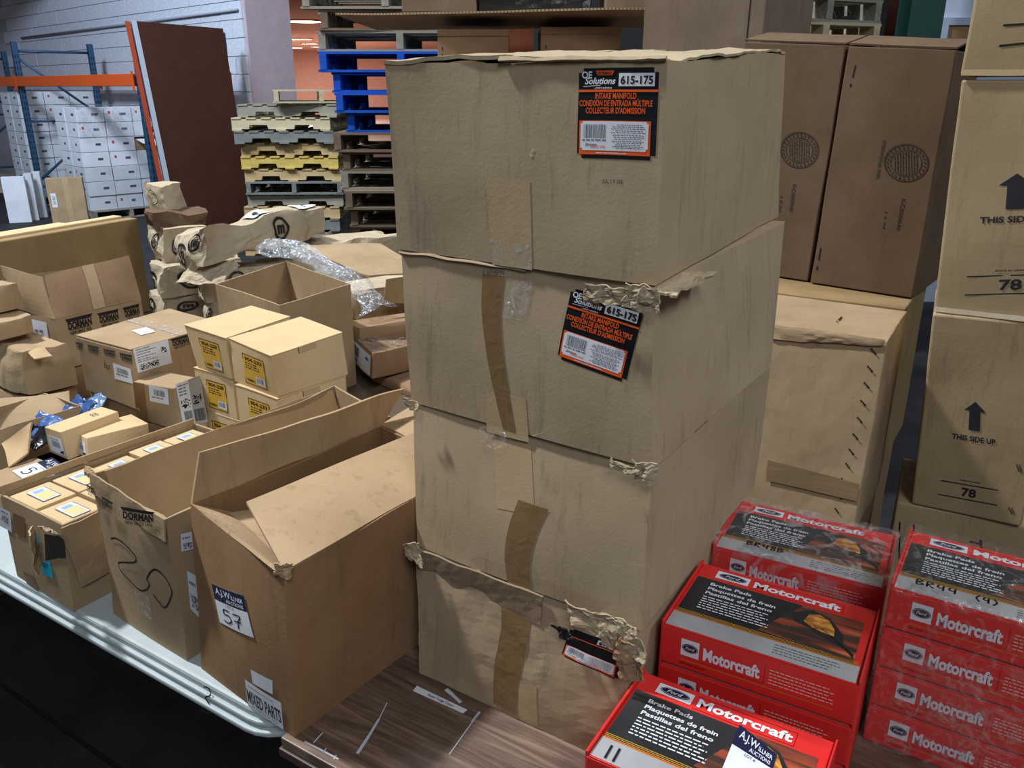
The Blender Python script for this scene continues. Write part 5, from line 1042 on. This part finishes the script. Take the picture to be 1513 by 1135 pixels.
for k, lab, sd in (('bt78', 'bottom carton of the arrow-carton stack, printed sideways', 301), ('lo78', 'narrow arrow carton with full THIS SIDE UP, third from top', 302), ('m78', 'arrow carton second from top at the right edge', 303), ('tp78', 'topmost carton of the arrow stack, cut by the picture corner', 304)):
    c = Carton('arrow_carton', HEX[k], K78, lab, 'box', 'cartons with printed arrows', amp=.004, freq=5, bulge=.002, seed=sd, res=12, flaps=False, bev=.005); C78.append(c)
arrow_print(C78[1], ((0.2278, 0.0598), (0.758, 0.0638), (0.6207, 0.6127), (0.2366, 0.6102))); arrow_print(C78[2], ((0.1437, 0.0614), (0.5627, 0.1139), (0.4832, 0.6493), (0.1323, 0.6312)))
p = C78[3].P('F', ((0.145, 0.1116), (0.3802, 0.1331), (0.3631, 0.2092), (0.1443, 0.2)), .1, .03, .0022); p.rect(('rule', BLACK), 0, .0, .1, .003, 0); p.rect(('rule', BLACK), 0, .027, .1, .03, 0); p.done()
p = C78[0].P('F', ((0.0998, 0.4047), (0.2248, 0.4186), (0.1401, 0.8998), (0.0181, 0.892)), .05, .14, .0022); p.rect(('rule', BLACK), .004, 0, .007, .14, 0); p.rect(('rule', BLACK), .034, 0, .037, .14, 0); p.done()
p = C78[0].P('F', ((0.4413, 0.5746), (0.5253, 0.5776), (0.462, 0.8977), (0.3793, 0.8973)), .03, .14, .0022); p.text(('lettering', BLACK), 'THIS SIDE UP', .004, .135, .02, .15, 0, .03, 0, 'l', -math.pi / 2); p.done()
for x, y in ((1503, 0), ): pass
for q in (((0.8285, 0.2923), (0.9029, 0.269), (0.8894, 0.3096), (0.8272, 0.3308)), ((0.8577, 0.062), (0.9312, 0.0496), (0.906, 0.0901), (0.844, 0.1041))):
    p = C78[1].P('F', q, .03, .03, .0022)
    p.poly(('staple_hole', plain('hole_brown', (96, 70, 48), .9)), [(.0, .02), (.006, .024), (.02, .004), (.014, 0)], 0); p.poly(('staple_hole', plain('hole_brown', (96, 70, 48), .9)), [(.012, .026), (.018, .03), (.03, .008), (.026, .004)], 0); p.done()
for a, b in (('m78', 'tp78'),):
    hm = H('tp78'); C78[3].sheet('bottom_edge', [hm['L'] + fn * .006, hm['N'] + fn * .006, hm['N'] + fn * .002 + up * .012, hm['L'] + fn * .002 + up * .012], K78, .004, 16, 2, .002, 9)
hm = H('m78'); C78[2].sheet('bottom_edge', [hm['L'] + Vector((-.004, -.008, .001)), hm['N'] + Vector((0, -.008, .001)), hm['N'] + Vector((0, -.004, .012)), hm['L'] + Vector((-.004, -.004, .012))], KP, .004, 18, 2, .003, 14)
# stapled carton and its neighbours
pals = pallet('grey pallet under the stapled cartons', (.82, 2.31, 0), -.57, PW[0], .52, .72, 'end')
hs = H('staple'); es = (hs['N'] - hs['L']).normalized(); ds = Vector((.54, .84, 0)).normalized()
rawbox('lower_carton', Vector((hs['L'].x, hs['L'].y, .1265)), es, ds, .35, .33, .491, KD, 'lower brown carton under the stapled carton', amp=.002, bulge=0, seed=311, res=6, flaps=False)
hb = H('backc'); rawbox('lower_carton', Vector((hb['L'].x, hb['L'].y, .1265)), (hb['N'] - hb['L']).normalized(), ds, .52, .42, .491, KD, 'lower brown carton under the two tall seal cartons', amp=.002, bulge=0, seed=312, res=6, flaps=False)
BCK = Carton('plain_carton', HEX['backc'], KO, 'plain carton behind the stapled one carrying the tall seal cartons', amp=.003, bulge=.001, seed=313, res=8, flaps=False)
ST = Carton('stapled_carton', HEX['staple'], KM, 'creased carton with a slanting row of staple marks', amp=.005, freq=6, fine=.001, bulge=.006, seed=314, res=16, flaps=False)
for k in range(11):
    x = 1290 - 5.1 * k - (0 if k else 2); y = 519 + 23.4 * k
STQ = (((0.9473, 0.9238), (0.9097, 0.9491)), ((0.944, 0.8396), (0.9061, 0.8648)), ((0.94, 0.7579), (0.9018, 0.783)), ((0.9373, 0.6686), (0.8988, 0.6937)), ((0.9297, 0.581), (0.8909, 0.6061)), ((0.9214, 0.4958), (0.8823, 0.5209)), ((0.9164, 0.4139), (0.877, 0.4388)), ((0.91, 0.338), (0.8745, 0.3637)), ((0.9006, 0.2535), (0.8648, 0.2793)), ((0.8946, 0.1725), (0.8593, 0.1947)), ((0.8879, 0.0943), (0.8566, 0.1173)))
FS = ST.f['F']
for a, b in STQ:
    p = Print(FS, ((0, 0), (1, 0), (1, 1), (0, 1)), FS.W, FS.H, ST.root, .004)
    p.stroke(('staple', plain('staple_dark', (52, 40, 32), .5, .4)), [(a[0] * FS.W, a[1] * FS.H), (b[0] * FS.W, b[1] * FS.H)], .0032, 0); p.done()
tape(ST, 'F', ((0.3815, 0.1736), (0.9894, 0.1805), (0.9884, 0.2704), (0.3715, 0.2918)), plain('tape_tan', (140, 117, 88), .3), 'tape', 4, .005)
ST.sheet('lifted_ply', [FS.pt(.30, .92, .004) , FS.pt(.985, .97, .004), FS.pt(.985, 1.0, .006), FS.pt(.05, 1.0, .006)], KM, .003, 16, 5, .003, 16, .003, 9, world=False, fine=.002)
p = ST.P('T', ((.62, .30), (.66, .30), (.66, .55), (.62, .55)), .02, .06, .003); p.rect(('printed_dash', BLACK), .006, .015, .012, .045, 0); p.rect(('printed_dash', BLACK), .006, 0, .012, .008, 0); p.done()
# two tall cartons with round seals
def seal(ct, q, mat=PRN):
    p = ct.P('F', q, .1, .1, .0025); K_ = ('printed_seal', mat)
    p.ring(K_, .05, .05, .049, .049, .0025, 0, 36); p.ring(K_, .05, .05, .046, .046, .001, 0, 36); p.ring(K_, .05, .05, .035, .035, .002, 0, 32)
    for k in range(26):
        a = 2 * math.pi * k / 26; p.rect(K_, .05 + .0405 * math.cos(a) - .0018, .05 + .0405 * math.sin(a) - .0026, .05 + .0405 * math.cos(a) + .0018, .05 + .0405 * math.sin(a) + .0026, 0)
    for k in range(9):
        x = .026 + k * .006; hh_ = math.sqrt(max(0, .031 ** 2 - (x - .05) ** 2)); r_ = random.Random(k)
        y = .05 - hh_
        while y < .05 + hh_: e = min(y + r_.uniform(.004, .014), .05 + hh_); p.rect(K_, x - .0012, y, x + .0012, e, 0); y = e + .002
    p.done()
I2 = Carton('tall_carton', HEX['ip2'], KI, 'right tall brown carton with round printed seal, leaning slightly', 'box', 'tall cartons with printed seals', amp=.003, freq=5, bulge=.002, seed=321, res=14, flaps=False)
I1 = Carton('tall_carton', HEX['ip1'], KI, 'left tall brown carton with round printed seal, partly behind the stack', 'box', 'tall cartons with printed seals', amp=.003, freq=5, bulge=.002, seed=322, res=14, flaps=False)
seal(I2, ((0.5595, 0.4712), (0.9752, 0.4892), (0.9128, 0.6435), (0.4959, 0.6292))); seal(I1, ((0.5328, 0.4852), (0.9251, 0.4973), (0.8796, 0.6548), (0.4817, 0.6429)))
for ct, qs in ((I2, (((0.7366, 0.2805), (0.786, 0.2832), (0.7958, 0.4173), (0.7345, 0.4144)), ((0.6156, 0.2797), (0.647, 0.2814), (0.6435, 0.3561), (0.6058, 0.3542)), ((0.4661, 0.4784), (0.5171, 0.4806), (0.5272, 0.6466), (0.4767, 0.645)))), (I1, (((0.6818, 0.3036), (0.7416, 0.3005), (0.7337, 0.4255), (0.677, 0.4231)), ((0.572, 0.2984), (0.6108, 0.2942), (0.6087, 0.3666), (0.565, 0.3647))))):
    for q, tx in zip(qs, ('KC000040', '1 E 04', 'INTERNATIONAL PAPER')):
        p = ct.P('F', q, .02, .1, .0025); p.text(('lettering', PRN), tx, .004, .098, .013, .096, 0, .012, 0, 'l', -math.pi / 2); p.done()
for q in (((0.0788, 0.8441), (0.0988, 0.8445), (0.1147, 0.95), (0.1015, 0.9498)), ((0.04, 0.0653), (0.0609, 0.0667), (0.057, 0.1893), (0.0431, 0.1886))):
    p = I2.P('F', q, .01, .1, .0025); p.rect(('printed_dash', BLACK), 0, .035, .008, .08, 0); p.rect(('printed_dash', BLACK), 0, .0, .008, .012, 0); p.done()
for ct, k in ((I2, 'ip2'), (I1, 'ip1')):
    q = H(k); apex = (q['b'] + q['r']) / 2 + up * .030
    ct.sheet('top_flap', [q['l'] + up * .004, q['n'] + up * .004, lerp(q['n'], q['r'], .55) + up * .03, lerp(q['l'], q['b'], .55) + up * .03], KI, .005, 14, 6, .003, 8, .006, 3)
    ct.sheet('top_flap', [lerp(q['l'], q['b'], .56) + up * .028, lerp(q['n'], q['r'], .56) + up * .028, q['r'] + up * .004, q['b'] + up * .004], KI, .005, 14, 6, .003, 8, .006, 4)

# ------------------------------------------------------------------ cartons behind the stack
def column_of(x0, y0, zlist, w, d, ang, mats, labels, seed):
    ex = Vector((math.cos(ang), -math.sin(ang), 0)); ey = Vector((math.sin(ang), math.cos(ang), 0)); out = []
    for k, (z0, z1) in enumerate(zlist):
        out.append(rawbox('brown_carton', (x0, y0, z0), ex, ey, w, d, z1 - z0 - .003, mats[k], labels[k], amp=.003, bulge=.0, seed=seed + k, res=8, flaps=False))
    return out
pallet('pallet under the tall brown cartons behind the stack', (.93, 3.55, 0), -.35, PW[2], .8, .8, 'end')
KG = card('kraft_pinkbrown', (122, 103, 84), .4, 6)
g = column_of(.50, 3.42, ((.1265, 1.12), (1.123, 2.20)), .46, .62, .58, (KD, KG), ('hidden lower carton under the large brown one behind the stack', 'large brown carton rising behind the top carton of the stack'), 331)
p = g[1].P('F', ((.86, .55), (.89, .55), (.90, .80), (.87, .80)), .02, .1, .003); p.rect(('tape_mark', BLACK), .006, .02, .012, .09, 0); p.done()
pallet('pallet under the sheet-covered cartons behind the stack', (.05, 4.35, 0), 0, PW[2], 1.0, .8, 'end')
column_of(-.45, 4.02, ((.1265, .83), (.833, 1.535)), 1.05, .60, 0, (KD, KD), ('lower wide brown carton hidden behind the stack', 'upper wide brown carton hidden behind the stack'), 335)
ca = rawbox('brown_carton', (-.335, 4.03, 1.537), Vector((1, 0, 0)), Vector((0, 1, 0)), .32, .45, .36, KD, 'left brown carton under the large cardboard sheet', amp=.002, bulge=.0, seed=337, res=8, flaps=False)
cb = rawbox('brown_carton', (.13, 4.03, 1.537), Vector((1, 0, 0)), Vector((0, 1, 0)), .36, .45, .368, KD, 'right brown carton under the large cardboard sheet', amp=.002, bulge=.0, seed=338, res=8, flaps=False)
for c in (ca, cb):
    c.sheet('top_flap', [c.f['F'].pt(0, .92, .004), c.f['F'].pt(1, .92, .004), c.f['F'].pt(1, .995, .012), c.f['F'].pt(0, .995, .012)], KD, .005, 8, 3, .002, 9, 0, 3, world=False)
    p = c.P('F', ((.06, .55), (.085, .55), (.085, .82), (.06, .82)), .01, .1, .002); p.rect(('printed_dash', BLACK), .0, .0, .006, .06, 0); p.rect(('printed_dash', BLACK), .0, .075, .006, .09, 0); p.done()
shr = root('cardboard_sheet', (.1, 4.0, 1.912), 'large flat cardboard sheet lying across two brown cartons', 'sheet')
sq = [Vector(p) - shr.location for p in ((-.80, 4.10, 1.962), (.60, 3.78, 1.96), (.78, 4.45, 1.93), (-.70, 4.62, 1.93))]
sF = Face(sq, warper(.008, 3, 5)); v, f = grid(sF, 24, 10); solid(mk('sheet', v, f, KM, shr), .008, 0)
vs, fs = [], []
for k in range(90):
    a = sF.pt((k + .2) / 90, 0) + Vector((0, -.003, 0)); b = sF.pt((k + .55) / 90, 0) + Vector((0, -.003, 0)); o = len(vs); e = Vector((0, 0, .0028)); vs += [a - e, b - e, b + e, a + e]; fs.append((o, o + 1, o + 2, o + 3))
tag(mk('flute_edge', vs, fs, plain('flute_dark', (84, 64, 44), .9), shr), kind='stuff')
rawbox('brown_carton', (-.50, 4.12, 1.975), Vector((1, 0, 0)), Vector((0, 1, 0)), .34, .32, .3, KG, 'brown carton on the left end of the cardboard sheet', amp=.003, bulge=0, seed=341, res=6, flaps=False)
rawbox('brown_carton', (.42, 4.05, 1.965), Vector((1, 0, 0)), Vector((0, 1, 0)), .30, .30, .3, KG, 'brown carton on the right end of the cardboard sheet', amp=.003, bulge=0, seed=342, res=6, flaps=False)
bb = crushed('wrapped_bundle', (-.14, 4.12, 1.975), .50, .3, .22, glossy('bag_black', (22, 26, 28), .3, .5, 14), 'black plastic wrapped bundle between two cartons on the sheet', 343, .02, ex=Vector((1, 0, 0)), ey=Vector((0, 1, 0)), cat='bundle')

# ------------------------------------------------------------------ red brake pad boxes
BW, BD, BH = .262, .184, .063
def flame(name, sc, cols):
    m, nt, b = base(name); N = nt.nodes.new; K = nt.links.new
    t = N('ShaderNodeTexCoord'); mp = N('ShaderNodeMapping'); mp.inputs['Scale'].default_value = sc; mp.inputs['Rotation'].default_value = (0, 0, .18); K(t.outputs['Object'], mp.inputs['Vector'])
    n = N('ShaderNodeTexNoise'); n.inputs['Scale'].default_value = 1.0; n.inputs['Detail'].default_value = 4; n.inputs['Distortion'].default_value = .6; K(mp.outputs[0], n.inputs['Vector'])
    r = N('ShaderNodeValToRGB'); e = r.color_ramp.elements; e[0].position = .40; e[0].color = srgb(cols[0]); e[1].position = .78; e[1].color = srgb(cols[3])
    for ps, c in ((.50, cols[1]), (.62, cols[2])): q = e.new(ps); q.color = srgb(c)
    K(n.outputs['Fac'], r.inputs[0]); K(r.outputs[0], b.inputs['Base Color']); b.inputs['Roughness'].default_value = .4
    return m
FLM = flame('print_flame', (7, 50, 1), ((46, 42, 40), (84, 52, 42), (168, 74, 48), (226, 150, 104)))
FLM2 = flame('print_glow', (40, 60, 1), ((120, 74, 36), (190, 120, 50), (226, 166, 74), (250, 222, 140)))
GLOW1 = plain('print_glow_yellow', (250, 204, 96), .4); GLOW2 = plain('print_glow_orange', (214, 112, 40), .4)
def brake_box(loc, rz, label, detail=True, name='brake_pad_box'):
    r = root(name, loc, label, 'box', 'red brake pad boxes', rz)
    boxmesh('body', (0, 0, 0), (BW, BD, BH - .002), RED, r, .002)
    for x0 in (.0, BW - .0025): boxmesh('side_wall', (x0 - .0012 if x0 == 0 else x0 + .0012, .001, .002), (x0 + .0025 if x0 == 0 else x0 + .0037, BD - .001, BH + .0055), RED, r, .0008)
    boxmesh('lid', (.003, .0008, BH - .0018), (BW - .003, BD - .002, BH), RED, r, .0008)
    T = Face([(0, 0, BH), (BW, 0, BH), (BW, BD, BH), (0, BD, BH)]); Fr = Face([(0, 0, 0), (BW, 0, 0), (BW, 0, BH), (0, 0, BH)])
    p = Print(T, ((0, 0), (1, 0), (1, 1), (0, 1)), BW, BD, r, .0006)
    p.rect(('print_field', PBLK), .006, .042, BW - .014, .143, 0); p.rect(('silver_band', SILV), .004, .003, BW - .005, .040, 0)
    for k in range(4): p.rect(('gold_line', GOLD), .006, .0385 + k * .0028, BW - .008, .0395 + k * .0028, 1)
    # picture: streaks of light and a brake disc with caliper
    p.poly(('picture', FLM), [(.120, .052), (BW - .014, .046), (BW - .014, .143), (.165, .143)], 1)
    p.poly(('picture_caliper', PBLK), [(.155, .118), (.178, .138), (.205, .128), (.225, .100), (.232, .070), (.205, .078), (.182, .092), (.160, .098)], 2)
    p.poly(('picture_glow', FLM2), [(.172, .104), (.176, .124), (.190, .130), (.204, .122), (.214, .104), (.216, .088), (.200, .090), (.186, .094)], 3)
    for k in range(5): p.stroke(('picture_spoke', PBLK), [(.198 + k * .010, .098 - k * .008), (.246, .060 - k * .002)], .0016, 3)
    W_ = ('lettering', WHITE)
    p.text(W_, 'Motorcraft', .088, .153, .0155, .125, 2, .035); p.rect(('word_frame', REDD), .084, .1470, .216, .1478, 1); p.rect(('word_frame', REDD), .084, .1725, .216, .1733, 1); p.rect(('word_frame', REDD), .216, .147, .2168, .1733, 1)
    p.rect(('logo_field', WHITE), .030, .151, .080, .172, 1); p.disc(('logo_oval', NAVY), .055, .1615, .021, .0075, 2); p.ring(('logo_ring', SILV), .055, .1615, .0195, .0065, .0008, 3); p.text(('logo_script', WHITE), 'Ford', .044, .1585, .006, .022, 3, .01, .3)
    for k, (tx, wd_) in enumerate((('Brake Pads', .062), ('Plaquettes de frein', .100), ('Pastillas del freno', .098))): p.text(W_, tx, .030, .126 - k * .0125, .0072, wd_, 3, .022)
    for k in range(6): p.dashes(W_, .030, .030 + .108, .0920 - k * .0062, .0022, k + 3, 3, .18)
    for k in range(4): p.dashes(('small_print', GREY), .150, .245, .030 - k * .006, .0016, k + 9, 2, .3)
    p.done()
    q = Print(Fr, ((0, 0), (1, 0), (1, 1), (0, 1)), BW, BH, r, .0016)
    q.text(('front_lettering', WHITE), 'Motorcraft', .062, .026, .0185, .078, 1, .04); q.rect(('front_frame', REDD), .058, .020, .146, .0206, 0); q.rect(('front_frame', REDD), .146, .020, .1466, .052, 0)
    q.rect(('front_logo_field', WHITE), .030, .023, .056, .050, 0); q.disc(('front_logo_oval', NAVY), .043, .0365, .0115, .0072, 1); q.ring(('front_logo_ring', SILV), .043, .0365, .0105, .0063, .0007, 2); q.text(('front_logo_script', WHITE), 'Ford', .0365, .0342, .0045, .013, 2, .01, .3)
    for k in range(5): q.dashes(('front_small_print', plain('print_pink', (240, 190, 180), .5)), .152, .246, .044 - k * .0052, .0016, k + 2, 1, .25)
    q.rect(('front_rule', GOLD), .030, .0150, .235, .0158, 0); q.dashes(('front_small_print', REDD), .030, .075, .009, .002, 3, 1); q.done()
    return r, T
def bb_at(N, a, z, label):
    lf = Vector((-math.cos(a), math.sin(a), 0)); o = Vector((N[0], N[1], z)) + lf * BW
    return o, -a, label
hand = {
 'BR48B': [[(0, 0), (0, 1), (.5, .85), (.1, .55), (.6, .3), (0, 0)], [(.9, 0), (.9, 1), (1.4, .8), (.95, .5), (1.5, 0)], [(1.9, 1), (1.8, .5), (2.4, .5)], [(2.3, 1), (2.3, 0)], [(3.0, .5), (2.75, .8), (3.0, 1), (3.2, .8), (2.8, .2), (3.0, 0), (3.25, .2), (3.0, .5)], [(3.6, 0), (3.6, 1), (4.1, .85), (3.7, .55), (4.2, .3), (3.6, 0)]],
 'BR44': [[(0, 0), (0, 1), (.5, .85), (.1, .55), (.6, .3), (0, 0)], [(.9, 0), (.9, 1), (1.4, .8), (.95, .5), (1.5, 0)], [(1.9, 1), (1.8, .5), (2.4, .5)], [(2.3, 1), (2.3, 0)], [(2.9, 1), (2.8, .5), (3.4, .5)], [(3.3, 1), (3.3, 0)], [(5.4, 1.1), (5.1, .5), (5.4, -.1)], [(5.8, 1), (5.7, .5), (6.2, .5)], [(6.1, 1), (6.1, 0)], [(6.5, 1.1), (6.8, .5), (6.5, -.1)]],
 '11': [[(0, 1), (.05, 0)], [(.45, 1), (.5, 0)]]}
def write(rt, T, key, x, y, s, wd):
    p = Print(T, ((0, 0), (1, 0), (1, 1), (0, 1)), BW, BD, rt, .0018 if key != '11' else .0024)
    for st in hand[key]: p.stroke(('handwriting', INK), curve([(x + a * s, y + b * s) for a, b in st], 4), wd, 1)
    p.done()
G = .0655
spots = [  # near corner, angle, levels, labels from the bottom up
    ((.315, .676), .548, [('lower front red brake pad box at the bottom edge', None), ('front red brake pad box with marker strokes 11 and lot sticker', '11')]),
    ((.439, .857), .523, [('bottom red brake pad box of the middle pile', None), ('second red brake pad box of the middle pile', None), ('top red brake pad box of the middle pile, no marker writing', None)]),
    ((.562, 1.071), .500, [('bottom red brake pad box of the rear pile', None), ('second red brake pad box of the rear pile', None), ('film-wrapped red brake pad box marked BR48B', 'BR48B')]),
    ((.742, .838), .564, [('bottom red box of the wrapped right pile', None), ('second lowest red box of the wrapped right pile', None), ('second red box from top in the wrapped right pile', None), ('top red box of the right pile marked BR44 (4)', 'BR44')])]
TZ0 = .7412; GH = (.0655, .0655, .0655, .0640)
proto = None
for (N, a, levels) in spots:
    step = .0665
    for k, (lab, wr_) in enumerate(levels):
        o, rz, _ = bb_at(N, a, TZ0 + k * step, lab)
        if proto is None:
            r, T = brake_box(o, rz, lab); proto = r; PT = T
        else:
            r = copy_tree(proto); r.location = o; r.rotation_euler = (0, 0, rz); r['label'] = lab
        if wr_ == '11': write(r, PT, wr_, .022, .006, .024, .003)
        if wr_ == '11':
            class _C: pass
            c_ = _C(); c_.P = lambda f, q, w, h, off=.0012, rr=r: Print(PT, q, w, h, rr, .0036)
            lot_label(c_, 'T', ((0.5828, 0.2737), (0.7892, 0.2924), (0.7759, 0.6588), (0.5663, 0.8073)), 'white lot sticker with navy band', [])
        last = r
    if len(levels) == 4 or levels[-1][1] == 'BR48B':
        mark_ = levels[-1][1]
        n = len(levels); lo_k = 0 if n == 4 else 2
        o, rz, _ = bb_at(N, a, TZ0 + lo_k * step, '')
        hgt = (n - lo_k - 1) * step + BH + .0045
        w_ = root('shrink_wrap', o, 'clear shrink film around the right pile of four red boxes' if n == 4 else 'clear shrink film around the single box marked BR48B', 'film', None, rz)
        m_ = .004
        cs = {'L': (-m_, -m_, .001), 'N': (BW + m_, -m_, .001), 'R': (BW + m_, BD + m_, .001), 'B': (-m_, BD + m_, .001)}
        for q in 'LNRB': cs[q.lower()] = (cs[q][0], cs[q][1], hgt + .004)
        vs = []; fs = []; wp = warper(.0022, 30, 4, .0006)
        for q in 'FRLBT':
            v, f = grid(Face([cs[x] for x in FC[q]], wp), 26, 14); oo = len(vs); vs += v; fs += [tuple(i + oo for i in t) for t in f]
        mk('film', vs, fs, WRAP if n == 4 else WRAP2, w_, True, True)
        ft = hgt + .0090; TFm = Face([(0, 0, ft), (BW, 0, ft), (BW, BD, ft), (0, BD, ft)])
        write(w_, TFm, mark_, *((.052, .007, .0135) if n == 3 else (.030, .001, .014)), .0028)
        if n == 4:
            vs = []; fs = []
            F_ = Face([(-m_, -m_ - .004, .0), (BW * .45, -m_ - .014, .01), (BW * .62, -m_ - .004, .12), (.0, -m_ - .006, hgt * .74)], warper(.008, 22, 8, .002)); v, f = grid(F_, 24, 20); mk('film_fold', v, f, WRAP, w_, True)
            F_ = Face([(BW * .3, -m_ - .004, .05), (BW, -m_ - .02, .01), (BW, -m_ - .004, .12), (BW * .1, -m_ - .006, hgt * .72)], warper(.010, 18, 12, .002)); v, f = grid(F_, 24, 20); mk('film_fold', v, f, WRAP, w_, True)
